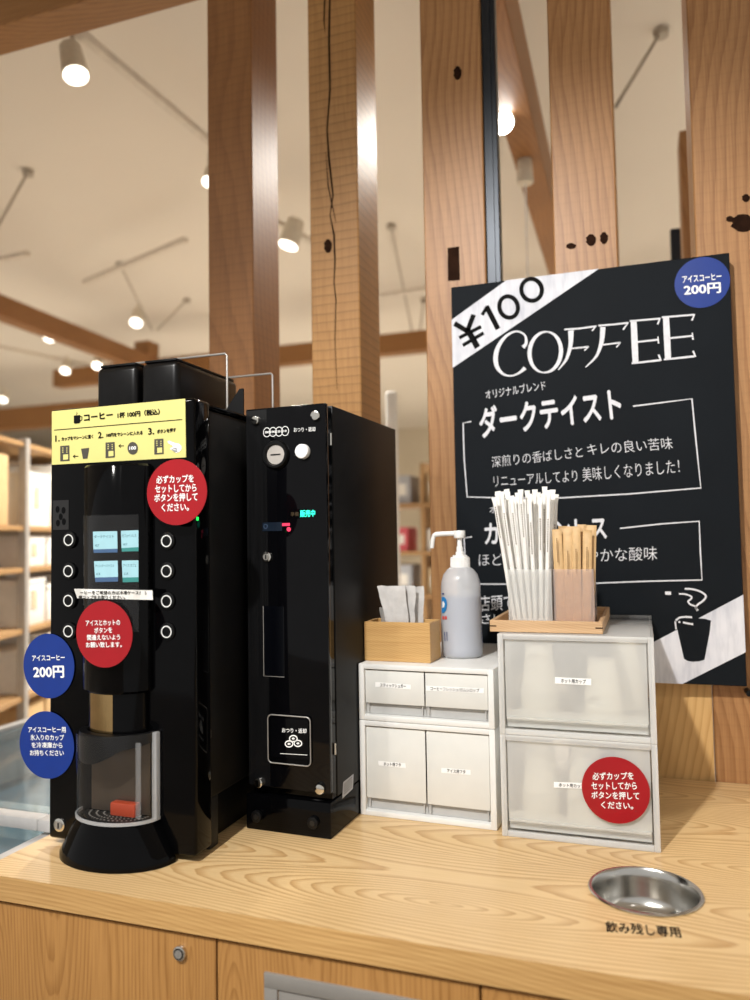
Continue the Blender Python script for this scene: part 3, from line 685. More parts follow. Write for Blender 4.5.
sticker(cm, c3, 41, 192, 160, 356, 'blue', -.002, [('アイスコーヒー', (67, 243), (165, 241), (66, 226)), ('200円', (70, 295), (163, 294), (69, 258), .035)], 'blue price sticker at the left edge')
sticker(cm, c3, 28, 193, 395, 595, 'blue', -.002, [('アイスコーヒー用', (55, 458), (168, 458), (54, 441)), ('氷入りのカップ', (62, 481), (163, 482), (61, 463)), ('を冷凍庫から', (65, 504), (158, 505), (64, 486)), ('お持ちください', (60, 527), (162, 528), (59, 509))], 'blue ice cup sticker at the left edge, the lower one')
# small print on the side
q = L(cm, 207, 724, 'x', MW-.004)
MB().box(MW-.0038, MW-.0032, q.y-.006, q.y+.008, q.z-.003, q.z+.003).box(MW-.0038, MW-.0032, q.y-.002, q.y+.012, q.z-.026, q.z-.012).build('side_print', M['ink_grey'], cm, smooth=False)
# hoppers on top
for x0, x1, lab in ((.020, .112, 'left'), (.120, .201, 'right')):
    h = MB(); h.box(x0, x1, .096, .32, MH-.002, MH+.094, .012, 3); hp = h.build('bean_hopper', M['hopper'], cm)
    MB().box(x0+.006, x1-.006, .10, .316, MH+.0935, MH+.098, .004, 2).build('hopper_lid', M['black_satin'], hp)
MB().prism([(MW-.060, .190, MH-.002), (MW-.012, .190, MH-.002), (MW-.012, .190, MH+.05), (MW-.02, .19, MH+.05)], (0, .004, 0)).build('bracket', M['black_satin'], cm, smooth=False)
for y in (1.305-1.104, 1.500-1.104):
    x1 = -.75+.9931; z1 = .883
    MB().tube(sm([(.03, y, MH-.014), (.03, y, z1-.006), (.036, y, z1), (x1-.006, y, z1), (x1, y, z1-.006), (x1, y, MH-.014)], 3) if False else [(.03, y, MH-.014), (.03, y, z1-.004), (.034, y, z1), (x1-.004, y, z1), (x1, y, z1-.004), (x1, y, MH-.014)], .0022, 8).build('wire_rail', M['grey_metal'], cm)

# ------------------------------------------------------------------ change machine
HW, HH, HD = .1683, .764, .373
hm = thing('change_machine', 'narrow black coin machine with a coin slot and green display, right of the coffee machine', 'coin machine', (-.6958, 1.2685, 0), math.radians(-2.08))
MB().box(0, HW, 0, HD, 0, .062, .002, 2).build('plinth', M['black_gloss'], hm)
g = G('black_woodgrain'); v = g.coords(); n = g.noise(g.scale(v, (420, 420, 6)), 1, 2, .6)
bb = g.bsdf(Base_Color=g.ramp(n, [(.35, lin((9, 9, 10))), (.65, lin((19, 19, 20)))]), Roughness=.22); M['black_grain'] = g.done(bb.outputs[0])
fp = MB(); fp.box(.006, HW, 0, .012, .078, HH, .0015, 2); fp.build('front_panel', M['dark_glass'], hm)
MB().box(.007, .050, -.0005, .004, .080, HH-.003).build('grain_strip', M['black_grain'], hm, smooth=False)
MB().box(.008, HW-.002, .0125, .030, .064, HH-.004, .001, 1).build('door_frame', M['black_gloss'], hm)
MB().box(.006, HW, .031, HD, .064, HH, .002, 2).build('body', M['black_satin'], hm)
h1 = crop(245, 400, 5.26); h2 = crop(230, 620, 3.947)
def hq(conv, x, y, yy=0.0): return L(hm, *conv(x, y), 'y', yy)
for cv, x, y, r in ((h1, 60, 108, .0085), (h1, 375, 83, .0095), (h2, 117, 640, .0095), (h2, 358, 665, .0095)):
    q = hq(cv, x, y); MB().cyl((q.x, .001, q.z), (q.x, -.007, q.z), r, r*.92, n=24, bev=.0015).build('cap_screw', M['chrome'], hm)
for x, y in ((110, 772), (332, 797)):
    q = hq(h2, x, y); k = MB().cyl((q.x, .001, q.z), (q.x, -.008, q.z), .0105, n=24, bev=.0015).build('plinth_bolt', M['black_satin'], hm)
    MB().cyl((q.x, -.0078, q.z), (q.x, -.0086, q.z), .005, n=6).build('socket', M['slot'], k)
b = MB(); inner = []
for x, y in ((115, 170), (147, 168), (179, 166), (211, 163)):
    q = hq(h1, x, y, -.001); b.ribbon([(q.x+.0072*math.cos(2*PI*i/28), -.001, q.z+.0084*math.sin(2*PI*i/28)) for i in range(28)], .0012, closed=True)
cd = b.build('coin_circles', M['white'], hm, smooth=False)
lettering([('500', (104, 176), (126, 175), (104, 164), .03), ('100', (136, 174), (158, 173), (136, 162), .03), ('50', (171, 172), (187, 171), (171, 160), .03), ('10', (203, 169), (219, 168), (203, 157), .03)], h1, hm, M['white'], cd, val=-.001)
lettering([('おつり・返却', (257, 169), (371, 165), (256, 145), .01)], h1, hm, M['white'], hm, val=-.001)
def rx(M_): return Matrix.Translation(M_) @ Matrix.Rotation(PI/2, 4, 'X')
q = hq(h1, 165, 288)
cs = MB().lathe([(.0178, 0), (.0268, 0), (.0268, .004), (.024, .008), (.020, .008), (.0178, .003), (.0178, 0)], n=40, M=rx((q.x, .0005, q.z))).build('coin_slot', M['black_satin'], hm)
MB().cyl((q.x, -.0002, q.z), (q.x, -.003, q.z), .0177, n=36).build('slot_plate', mat('pale_metal', (205, 198, 190), .35, .35), cs)
MB().box(q.x-.010, q.x+.010, -.0036, -.0029, q.z-.0012, q.z+.0012).build('slot_opening', M['slot'], cs, smooth=False)
q = hq(h1, 309, 272); MB().cyl((q.x, .0005, q.z), (q.x, -.011, q.z), .0138, .0130, n=32, bev=.002).build('return_button', M['white'], hm)
disp = MB().prism([hq(h1, *p, -.0008) for p in ((228, 576), (228, 624), (382, 620), (382, 572))], (0, .0006, 0)).build('display', M['dark_glass'], hm, smooth=False)
lettering([('販売中', (290, 617), (369, 614), (290, 579), .03)], h1, hm, M['led_green'], disp, val=-.0014)
lettering([('準備', (240, 612), (282, 610), (240, 590))], h1, hm, M['led_dim'], disp, val=-.0014)
b = MB().prism([hq(h1, *p, -.001) for p in ((195, 648), (236, 647), (236, 662), (195, 663))], (0, 0, 0)); b.prism([hq(h1, *p, -.001) for p in ell(230, 680, 11, 12, 0, 20)], (0, 0, 0)); b.build('warning_light', M['led_red'], hm, smooth=False)
b = MB().prism([hq(h1, *p, -.0009) for p in ((92, 645), (92, 690), (195, 688), (195, 642))], (0, 0, 0)); b.build('note_sign', mat('navy_print', (14, 26, 40), .3), hm, smooth=False)
b = MB(); b.ribbon([hq(h1, *p, -.0013) for p in ell(108, 665, 9, 11, 0, 20)], .0008, closed=True); b.build('note_mark', mat('faint_blue_print', (90, 110, 140), .4), hm, smooth=False)
key(hm, *h1(117, 825), .0095, 0.0)
# bill recess
ra, rb = L(hm, 263.5, 606), L(hm, 284.5, 677)
b = MB(); b.ribbon([(ra.x, ra.z), (ra.x, rb.z), (rb.x, rb.z)], .0014, -.0011); b.build('recess_edge', M['grey_metal'], hm, smooth=False)
MB().box(ra.x, rb.x, -.0009, .002, rb.z, ra.z, .0003, 1).build('note_recess', mat('recess_black', (3, 4, 8), .15), hm, smooth=False)
# coin return pocket
pa, pb = hq(h2, 152, 368), hq(h2, 325, 578)
def rrect(x0, x1, z0, z1, r, y, n=6):
    out = []
    for cx, cz, a0 in ((x1-r, z1-r, 0), (x0+r, z1-r, PI/2), (x0+r, z0+r, PI), (x1-r, z0+r, 1.5*PI)):
        out += [(cx+r*math.cos(a0+PI/2*i/n), y, cz+r*math.sin(a0+PI/2*i/n)) for i in range(n+1)]
    return out
po = MB().prism(rrect(pa.x, pb.x, pb.z, pa.z, .009, -.0045), (0, .005, 0)); po = po.build('coin_return', M['black_gloss'], hm, angle=25)
b = MB(); b.tube(rrect(pa.x+.001, pb.x-.001, pb.z+.001, pa.z-.001, .008, -.0045), .0012, 6, True); b.build('pocket_rim', M['grey_metal'], po)
b = MB(); b.prism(rrect(pa.x+.008, pb.x-.004, pb.z+.012, pa.z-.006, .003, -.0062), (0, .001, 0)); b.build('pocket_flap', M['dark_glass'], po, smooth=False)
b = MB(); b.ribbon([hq(h2, 198, 527, -.007), hq(h2, 305, 533, -.007)], .0010); 
for x, y in ((250, 468), (233, 489), (268, 487)): b.ribbon([hq(h2, *p, -.0068) for p in ell(x, y, 15, 12, 0, 24)], .0022, closed=True); b.prism([hq(h2, *p, -.0068) for p in ell(x, y, 6, 4, 0, 14)], (0, 0, 0))
b.build('coin_icon', M['white'], po, smooth=False)
lettering([('おつり・返却', (205, 444), (302, 448), (205, 425), .02)], h2, hm, M['white'], po, val=-.0068)
b = MB().quad([L(hm, *h2(*p), 'x', HW+.0004) for p in ((447, 640), (443, 705), (485, 666), (488, 607))]); so = b.build('rating_plate', M['grey_pack'], hm, smooth=False)
b = MB()
for i in range(5): b.quad([L(hm, *h2(*p), 'x', HW+.0008) for p in ((450, 650+i*9), (450, 653+i*9), (482, 622+i*9), (482, 619+i*9))])
b.build('plate_print', M['ink_grey'], so, smooth=False)
MB().cyl((HW-.0005, .022, .690), (HW-.0005, .022, .712), .0025, n=10).cyl((HW-.0005, .022, .14), (HW-.0005, .022, .16), .0025, n=10).build('hinge_pin', M['chrome'], hm)

# ------------------------------------------------------------------ white two-column drawer units
w1 = crop(350, 640, 4.6875); w2 = crop(350, 740, 4.6875)
WW, WD, WROT = .2612, .335, math.radians(-2.01)
def white_unit(z0, h, label, fronts):
    t = thing('drawer_unit', label, 'drawer unit', (-.5212, 1.3934, z0), WROT, 'white drawer units')
    s = .011; b = MB()
    b.box(0, s, 0, WD, 0, h, .0015).box(WW-s, WW, 0, WD, 0, h, .0015).box(s-.001, WW-s+.001, 0, WD, h-.010, h, .0015).box(s-.001, WW-s+.001, 0, WD, 0, .010, .0015).box(s-.001, WW-s+.001, WD-.004, WD, .01, h-.01)
    b.build('body', M['pp_white'], t)
    iw = (WW-2*s)/2
    for k in (0, 1):
        x0 = s+.0012+k*iw; x1 = x0+iw-.0024; zb = .010+.022; zt = h-.012
        d = MB(); d.box(x0, x1, .004, .0075, zb, zt, .001)
        d = d.build('drawer', M['pp_front'], t)
        b = MB(); b.box(x0-.0008, x1+.0008, .013, .016, .0108, zb+.02).box(x0+.004, x1-.004, .025, WD-.02, .0112, .014).box(x0+.004, x0+.006, .0076, WD-.02, .014, zt-.012).box(x1-.006, x1-.004, .0076, WD-.02, .014, zt-.012).box(x0+.004, x1-.004, WD-.022, WD-.02, .014, zt-.012)
        b.build('bin', M['pp_grey'], d, smooth=False)
        conv, quad, txt, (a, bb_, c_) = fronts[k]
        q = [L(t, *conv(*p), 'y', .0036) for p in quad]; q.append(q[0]+q[2]-q[1])
        MB().quad(q).build('label_strip', M['label'], d, smooth=False)
        lettering([(txt, a, bb_, c_, .01)], conv, t, M['ink'], d, val=.0031)
    return t
white_unit(0, .1765, 'white plastic two-drawer unit, the tall lower one of the stack of two', [
    (w2, ((132, 97), (134, 119), (262, 132)), 'ホット用フタ', ((158, 120), (238, 126), (158, 103))), (w2, ((428, 130), (428, 153), (565, 164)), 'アイス用フタ', ((455, 153), (541, 159), (455, 135)))])
white_unit(.1772, .1058, 'white plastic two-drawer unit, the low upper one under the wooden box', [
    (w1, ((118, 197), (118, 219), (285, 232)), 'スティックシュガー', ((142, 220), (262, 226), (142, 202))), (w1, ((357, 214), (357, 237), (627, 250)), 'コーヒーフレッシュ/ガムシロップ', ((377, 236), (606, 246), (377, 218)))])
ZW = .2834

# ------------------------------------------------------------------ clear frosted drawer units with cups
CXp, CYp, CW, CH, CD = -.2483, 1.3662, .26, .175, .37
k8 = crop(480, 600, 2.778)
def clear_unit(z0, label, quad, txt):
    t = thing('clear_drawer', label, 'drawer unit', (CXp, CYp, z0), 0, 'frosted clear drawers of cups')
    s = .0045; h = CH-.0006; b = MB()
    b.box(0, s, 0, CD, 0, h, .0015).box(CW-s, CW, 0, CD, 0, h, .0015).box(s, CW-s, 0, CD, h-s, h, .0012).box(s, CW-s, 0, CD, 0, s, .0012).box(s, CW-s, CD-s, CD, s, h-s)
    b.build('body', M['frost_wall'], t)
    b = MB(); e = .010
    b.box(0, e, -.002, .006, 0, h, .0015).box(CW-e, CW, -.002, .006, 0, h, .0015).box(e, CW-e, -.002, .006, h-e, h, .0015).box(e, CW-e, -.002, .006, 0, e, .0015); b.build('front_rim', M['frost_wall'], t)
    d = MB().box(e+.002, CW-e-.002, .003, .0055, e+.020, h-e-.001, .001).build('drawer', M['frost'], t)
    b = MB(); x0, x1 = e+.006, CW-e-.006
    b.box(x0-.003, x1+.003, .0085, .0105, e+.002, e+.032).box(x0, x1, .0108, CD-.02, e+.002, e+.004); b.box(e+.003, CW-e-.003, -.0005, .007, e+.016, e+.0205, .001); b.build('bin', M['frost'], d)
    q = [L(t, *k8(*p), 'y', .0026) for p in quad]; q.append(q[0]+q[2]-q[1])
    MB().quad(q).build('label_strip', M['label'], d, smooth=False)
    lettering([('ホット用カップ', *txt, .01)], k8, t, M['ink'], d, val=.0021)
    return t, e+.0045
cl, zb = clear_unit(0, 'frosted clear plastic drawer of cups with a round red sticker, lower of two', ((205, 505), (205, 521), (300, 525)), ((219, 519), (290, 523), (219, 508)))
sticker(cl, k8, 283, 472, 436, 621, 'red', -.0030, [('必ずカップを', (313, 500), (427, 499), (312, 479)), ('セットしてから', (310, 527), (436, 527), (309, 506)), ('ボタンを押して', (310, 552), (443, 555), (309, 531)), ('ください。', (337, 579), (426, 582), (336, 559))], 'round red sticker on the drawer front')
cu_, _ = clear_unit(CH, 'frosted clear plastic drawer of cups under the wooden tray, upper of two', ((208, 214), (208, 232), (309, 237)), ((225, 230), (294, 233), (225, 218)))
cup0 = None
def cup(loc, label, group):
    global cup0
    if cup0 is None:
        cup0 = thing('paper_cup', label, 'cup', loc, 0, group)
        MB().lathe([(.0, .088), (.0226, .088), (.0230, .0865), (.0322, .004), (.0318, .0035), (.0226, .0855), (0, .0865)], n=32).build('cup_wall', M['cup'], cup0)
        MB().lathe([(.0318, .0026), (.0332, .0002), (.0346, .0012), (.0344, .0034), (.0324, .0046)], n=32).build('cup_rim', M['cup'], cup0)
        c = cup0
    else: c = copy_tree(cup0)
    c.location = loc; c['label'] = label; c['group'] = group
for (x, y, z, n, lab, grp) in ((.062, .075, CH, 7, 'cream paper cup upside down in the left stack of the upper frosted drawer', 'cups in the upper left stack'),
                          (.172, .068, CH, 4, 'cream paper cup upside down in the front right stack of the upper frosted drawer', 'cups in the upper front right stack'),
                          (.205, .20, CH, 7, 'cream paper cup upside down in the rear right stack of the upper frosted drawer', 'cups in the upper rear right stack'),
                          (.060, .078, 0, 7, 'cream paper cup upside down in the left stack of the lower frosted drawer', 'cups in the lower left stack'),
                          (.140, .066, 0, 7, 'cream paper cup upside down in the middle stack of the lower frosted drawer', 'cups in the lower middle stack'),
                          (.205, .16, 0, 6, 'cream paper cup upside down in the right stack of the lower frosted drawer', 'cups in the lower right stack')):
    for i in range(n): cup((CXp+x, CYp+y, z+zb+.0002+i*.0078), lab, grp)

# ------------------------------------------------------------------ wooden box with packets
bx = thing('wooden_box', 'small open oak box of wrapped packets on the white drawer unit', 'box', (-.5205, 1.427, ZW), math.radians(-1.5))
bwid, bdep, bh = .1340, .071, .0755; s = .006
MB().box(0, bwid, 0, s, 0, bh, .0006, 1).box(0, bwid, bdep-s, bdep, 0, bh, .0006, 1).box(0, s, s, bdep-s, 0, bh, .0006, 1).box(bwid-s, bwid, s, bdep-s, 0, bh, .0006, 1).build('sides', M['oak'], bx, smooth=False)
MB().box(s, bwid-s, s, bdep-s, .001, .006).build('bottom', M['oak_in'], bx, smooth=False)
def packet(x, y, w0, w1, h, lean, lab, m, seed, grp, yaw=0, th=.006):
    t = bmesh.new(); nx, nz = 8, 12; rows = []
    for sgn in (-1, 1):
        R_ = []
        for j in range(nz+1):
            v_ = j/nz; w_ = w0+(w1-w0)*v_
            for i in range(nx+1):
                u_ = i/nx-.5; c_ = noise.noise(Vector((u_*5+seed, v_*5, seed*1.7)))
                prof = (1-(2*u_)**2)*math.sin(PI*min(1, .15+v_*.8))
                R_.append(t.verts.new((u_*w_+lean*v_+.002*c_, sgn*th*prof*.5+.006*c_*v_+.0022*noise.noise(Vector((u_*14+seed, v_*11, seed)))*math.sin(PI*v_), v_*h+.002*c_*v_)))
        rows.append(R_)
    id_ = lambda i, j: j*(nx+1)+i
    for k, R_ in enumerate(rows):
        for j in range(nz):
            for i in range(nx):
                f = (R_[id_(i, j)], R_[id_(i+1, j)], R_[id_(i+1, j+1)], R_[id_(i, j+1)]); t.faces.new(f if k == 0 else f[::-1])
    bmesh.ops.remove_doubles(t, verts=t.verts, dist=.0003); bmesh.ops.recalc_face_normals(t, faces=t.faces)
    b = MB(); b._add(t); o = b.build('wrapped_packet', M[m], smooth=True, angle=60)
    o.location = (x, y, ZW+.0068); o.rotation_euler = (0, 0, yaw); tag(o, lab, 'packet', grp)
packet(-.449, 1.452, .034, .056, .137, -.022, 'white wrapped packet leaning left in the oak box, the widest one', 'packet', 1.3, 'packets in the oak box', .12)
packet(-.442, 1.466, .032, .040, .136, -.004, 'white wrapped packet with deep creases in the middle of the oak box', 'packet', 4.1, 'packets in the oak box', -.15)
packet(-.434, 1.480, .030, .032, .134, .006, 'white wrapped packet standing upright at the right in the oak box', 'packet', 7.7, 'packets in the oak box', .2)
packet(-.489, 1.460, .016, .020, .094, 0, 'small clear film packet at the left in the oak box', 'pouch', 2.9, 'packets in the oak box', 0)

# ------------------------------------------------------------------ pump bottle
bo = thing('pump_bottle', 'white translucent pump bottle of hand sanitizer beside the oak box', 'bottle', (-.3480, 1.523, ZW))
def bz(py): return L(bo, 463, py).z
zt, zl = bz(567), bz(596)
prof = [(0, .0), (.037, 0), (.0408, .004), (.0412, .02), (.0405, zt*.55), (.0395, zt-.040), (.0385, zt-.028), (.034, zt-.014), (.026, zt-.004), (.020, zt), (.0, zt)]
MB().lathe(prof, n=48).build('body', M['bottle'], bo, angle=80)
MB().lathe([(0, .003), (.036, .003), (.0392, .006), (.0392, zl*.6), (.0386, zl), (0, zl)], n=40).build('liquid', M['liquid'], bo)
b = MB(); b.lathe([(0, zt-.002), (.0185, zt-.002), (.0195, zt), (.0188, zt+.019), (.0178, zt+.0205), (0, zt+.0205)], n=40)
for i in range(40): a = 2*PI*i/40; b.cyl((.0192*math.cos(a), .0192*math.sin(a), zt+.001), (.0186*math.cos(a), .0186*math.sin(a), zt+.018), .0008, n=5)
b.build('cap', M['pump'], bo, angle=25)
tz = bz(532)-.003
b = MB().lathe([(0, zt+.0203), (.0146, zt+.0205), (.0146, zt+.0235), (.0085, zt+.0245), (.0085, zt+.030), (.0068, zt+.031), (.0068, zt+.040), (.0052, zt+.041), (.0052, tz-.008), (0, tz-.008)], n=32); b.build('pump_neck', M['pump'], bo, angle=25)
nx = L(bo, 433, 535).x; nz = L(bo, 432.5, 548).z
b = MB(); b.lathe([(0, tz-.0095), (.0108, tz-.009), (.0118, tz-.007), (.0118, tz+.004), (.011, tz+.006), (0, tz+.0065)], n=28)
b.tube(sm([(0, 0, tz), (-.02, 0, tz+.0005), (nx+.006, 0, tz-.001), (nx+.001, 0, tz-.006), (nx-.001, 0, (tz+nz)/2), (nx-.003, 0, nz)], 4), [.0050]*9+[.0042]*12, 14); b.build('pump_head', M['pump'], bo)
cb = crop(425, 520, 6.667)
def cylpt(px, py, r=.0416):
    R_ = Matrix.Rotation(0, 3, 'Z'); o = EYE-bo.location; d = ray(px, py)
    A = d.x**2+d.y**2; B_ = o.x*d.x+o.y*d.y; C_ = o.x**2+o.y**2-r*r; disc = B_*B_-A*C_
    if disc < 0: disc = 0
    return o+d*((-B_-math.sqrt(disc))/A)
def cpatch(pts, m, name): 
    b = MB(); q = [cylpt(*cb(*p)) for p in pts]; c_ = sum(q, Vector())/len(q); c_ = cylpt(*cb(sum(p[0] for p in pts)/len(pts), sum(p[1] for p in pts)/len(pts)))
    for i in range(len(q)):
        b.prism([c_, q[i], q[(i+1) % len(q)]], (0, 0, 0))
    return b.build(name, M[m], bo)
M['label_blue'] = mat('bottle_blue', (40, 130, 196), .4); M['label_red'] = mat('bottle_red', (214, 80, 74), .4); M['label_navy'] = mat('bottle_navy', (60, 70, 120), .4)
cpatch([(112, 515), (128, 512), (142, 530), (147, 565), (140, 600), (126, 620), (113, 622)], 'label_blue', 'label_emblem')
cpatch([(116, 545), (124, 540), (132, 560), (128, 582), (116, 585)], 'white', 'label_drop').scale = (1.006, 1.006, 1)
for x in (115, 132): cpatch([(x, 641), (x+13, 641), (x+14, 663), (x+1, 663)], 'label_red', 'label_mark')
cpatch([(113, 487), (127, 487), (127, 498), (113, 498)], 'label_navy', 'label_mark')
for k in range(4): cpatch([(127+k*8, 746+(k % 2)*8), (132+k*8, 746+(k % 2)*8), (136+k*7, 808+(k % 2)*8), (131+k*7, 806)], 'label_navy', 'label_mark') if k % 2 == 0 else None
for k in range(6): cpatch([(372+k*2, 690+k*28), (376+k*2, 690+k*28), (379+k*2, 706+k*28), (375+k*2, 706+k*28)], 'label_navy', 'label_mark')

# ------------------------------------------------------------------ tray, tumblers, straws, sugar sticks
ZT = .3502
tr = thing('wooden_tray', 'shallow wooden tray with finger-jointed corners on the frosted drawers', 'tray', (-.2650, 1.386, ZT), 0)
TW, TD, TH = .195, .30, .0205; s = .0075
MB().box(0, TW, 0, s, 0, TH, .0008, 1).box(0, TW, TD-s, TD, 0, TH, .0008, 1).box(0, s, s, TD-s, 0, TH, .0008, 1).box(TW-s, TW, s, TD-s, 0, TH, .0008, 1).build('rim', M['tray'], tr, smooth=False)
MB().box(s, TW-s, s, TD-s, .001, .0055).build('base', M['tray'], tr, smooth=False)
MB().box(-.0004, .012, -.0004, s*.6, TH*.45, TH*.45+.002).box(TW-.012, TW+.0004, -.0004, s*.6, TH*.45, TH*.45+.002).build('corner_key', M['knot'], tr, smooth=False)
ZH = ZT+.0057
def tumbler(x0, x1, y0, d, h, label, m):
    t = thing('square_tumbler', label, 'holder', ((x0+x1)/2, y0+d/2, ZH)); w, q, th = (x1-x0)/2, d/2, .0022
    b = MB(); b.box(-w, w, -q, -q+th, 0, h, .0006, 1).box(-w, w, q-th, q, 0, h, .0006, 1).box(-w, -w+th, -q+th, q-th, 0, h, .0006, 1).box(w-th, w, -q+th, q-th, 0, h, .0006, 1)
    b.build('wall', m, t, smooth=False); MB().box(-w+th, w-th, -q+th, q-th, 0, .002).build('base', m, t, smooth=False)
    return t
tumbler(-.2388, -.1590, 1.434, .078, .1035, 'square frosted tumbler of white straws, left on the tray', M['tumbler'])
tumbler(-.1560, -.0850, 1.434, .072, .1035, 'square frosted tumbler of brown sticks, right on the tray', frosted('tumbler_pinkish', (249, 243, 240), .80, .15, rfr=.1))
# straws in paper: fan from bottom grid to top grid (never crossing)
st0 = []
def straw_mesh(a, b_, r, seed, flat=1.0):
    a, b_ = Vector(a), Vector(b_); d = (b_-a); L_ = d.length; d.normalize(); x = d.cross(Vector((0, 1, 0))).normalized(); y = x.cross(d)
    t = bmesh.new(); rows = []; n = 10
    for (f, wx, wy) in (((0, 1, .1), (.02, 1, .28), (.95, 1, .28), (.965, 1, .1), (1, 1, .08)) if flat < 1 else ((0, 1.35, .15), (.03, 1.25, .45), (.05, 1, 1), (.93, 1, 1), (.955, 1.15, .55), (.985, 1.35, .16), (1, 1.38, .12))):
        rows.append([t.verts.new(d*L_*f+x*r*wx*math.cos(2*PI*k/n)+y*r*wy*math.sin(2*PI*k/n)+(y*.0012*math.sin(seed*9)*(f > .97))) for k in range(n)])
    for A, B_ in zip(rows, rows[1:]):
        for k in range(n): t.faces.new((A[k], A[(k+1) % n], B_[(k+1) % n], B_[k]))
    t.faces.new(rows[0][::-1]); t.faces.new(rows[-1]); bmesh.ops.recalc_face_normals(t, faces=t.faces)
    return t, d, x, y, L_
rnd = random.Random(9)
def bundle(nx, ny, bx0, bx1, by0, by1, tx0, tx1, ty0, ty1, ztop, jit, r, m, name, lab, grp, cat, inkm, flat=1.0):
    for j in range(ny):
        for i in range(nx):
            u = (i+.5+rnd.uniform(-.05, .05)+(.25 if j % 2 else -.1))/(nx+.2); v = (j+.5+rnd.uniform(-.1, .1))/ny
            u = min(max(u, .03), .97)
            a = Vector((bx0+(bx1-bx0)*u, by0+(by1-by0)*v, ZH+.0026)); z = ztop+rnd.uniform(-jit, jit)
            u2 = u+rnd.uniform(-.10, .10)/nx; b_ = Vector((tx0+(tx1-tx0)*u2, ty0+(ty1-ty0)*v, z))
            t, d, x, y, L_ = straw_mesh(a, b_, r*rnd.uniform(.9, 1.08), rnd.random(), flat)
            q = MB(); q._add(t); o = q.build(name, m, None); o.location = a; tag(o, lab, cat, grp)
            if j == 0 or rnd.random() < .4:                      # a line of small print on the wrapper
                k = MB(); s0 = rnd.uniform(.5, .7)
                for e in range(14):
                    f = s0+e*.018; c = d*L_*f-y*(r*1.1)*1.0
                    k.quad([c-x*.0010, c+x*.0010, c+x*.0010+d*.0026, c-x*.0010+d*.0026])
                k.build('wrapper_print', inkm, o, smooth=False)
bundle(7, 4, -.2335, -.1645, 1.441, 1.505, -.270, -.146, 1.432, 1.530, .602, .011, .0040, M['straw'], 'paper_straw', 'white paper-wrapped straw fanning out of the left frosted tumbler', 'white straws in the left tumbler', 'straw', M['straw_ink'])
bundle(4, 5, -.1505, -.0905, 1.4400, 1.500, -.1530, -.0820, 1.436, 1.505, .5315, .009, .0082, M['stick'], 'sugar_stick', 'brown paper-wrapped stick standing in the right frosted tumbler', 'brown sticks in the right tumbler', 'stick', M['stick_ink'], .25)

# ------------------------------------------------------------------ freezer at the left
fz = thing('chest_freezer', 'grey framed chest freezer with sliding glass lids left of the counter', 'freezer', (-1.95, 1.05, -.9))
FWd, FDp, FT = .86, 1.7, .835
b = MB(); b.box(0, .05, 0, FDp, .05, FT-.03, .005).box(FWd-.05, FWd, 0, FDp, .05, FT-.03, .005).box(.05, FWd-.05, 0, .05, .05, FT-.03, .005).box(.05, FWd-.05, FDp-.05, FDp, .05, FT-.03, .005).box(.05, FWd-.05, .05, FDp-.05, .05, .12); b.build('body', M['freezer'], fz)
MB().box(.05, FWd-.05, .05, FDp-.05, .12, .68).build('frozen_goods_liner', M['freezer_in'], fz, smooth=False)
b = MB(); b.box(0, .06, 0, FDp, FT-.03, FT, .004).box(FWd-.06, FWd, 0, FDp, FT-.03, FT, .004).box(.06, FWd-.06, 0, .06, FT-.03, FT, .004).box(.06, FWd-.06, FDp-.06, FDp, FT-.03, FT, .004); b.build('top_frame', M['freezer'], fz)
q = L(fz, 6, 812, 'z', FT+.035); y0 = q.y
for (a0, a1, zz) in ((.06, y0+.15, FT-.028), (y0, FDp-.06, FT+.004)):
    lid = MB(); x0, x1 = .055, FWd-.055; e = .035; lid.box(x0, x0+e, a0, a1, zz, zz+.024, .003).box(x1-e, x1, a0, a1, zz, zz+.024, .003).box(x0+e, x1-e, a0, a0+e, zz, zz+.024, .003).box(x0+e, x1-e, a1-e, a1, zz, zz+.024, .003)
    lid = lid.build('sliding_lid', M['freezer'], fz); MB().box(x0+e, x1-e, a0+e, a1-e, zz+.010, zz+.014).build('lid_glass', M['freezer_glass'], lid, smooth=False)

# ------------------------------------------------------------------ storage shelf at the far left
o0 = P(25, 600, 'x', -2.9); dr_ = ray(365, 540); ang = math.atan2(dr_.y, dr_.x)
sh = thing('storage_shelf', 'tall storage shelf with grey uprights at the far left of the shop', 'shelf', (o0.x, o0.y, -.9), ang)
pz = [L(sh, 0, y).z for y in (435, 524.8, 569.6, 635, 707, 790)]
SX0, SX1, SD = -1.3, 1.4, .45
for z in pz: MB().box(SX0, SX1, 0, SD, z-.025, z, .002, 1).build('shelf_board', M['plank'], sh, smooth=False)
zt = pz[0]+.02
for x in (SX0+.02, 0, SX1-.02):
    for y in (-.012, SD-.03): MB().box(x-.022, x+.022, y, y+.04, 0, zt, .002, 1).build('upright', M['shelf_grey'], sh, smooth=False)
def shelf_box(x, w, zi, h, m, lab, tagged=True, d=.36, y=.03):
    R_ = Matrix.Rotation(ang, 3, 'Z'); t = thing('storage_box' if m != 'carton' else 'cardboard_box', lab, 'box', sh.location+R_ @ Vector((x+w/2, y, pz[zi]+.0005)), ang, 'boxes on the far left shelf')
    MB().box(-w/2, w/2, 0, d, 0, h, .006, 2).build('box_body', M[m], t)
    if m != 'carton': MB().box(-w/2-.004, w/2+.004, -.004, d+.004, h-.03, h+.002, .004, 2).build('box_lid', M[m], t)
    if tagged: MB().box(-.03, .03, -.0055, -.001, h*.35, h*.75).build('tag_card', M['tag_tan'], t, smooth=False)
hh = [pz[i]-pz[i+1]-.03 for i in range(5)]
names = ['top', 'second', 'third', 'fourth', 'lowest']
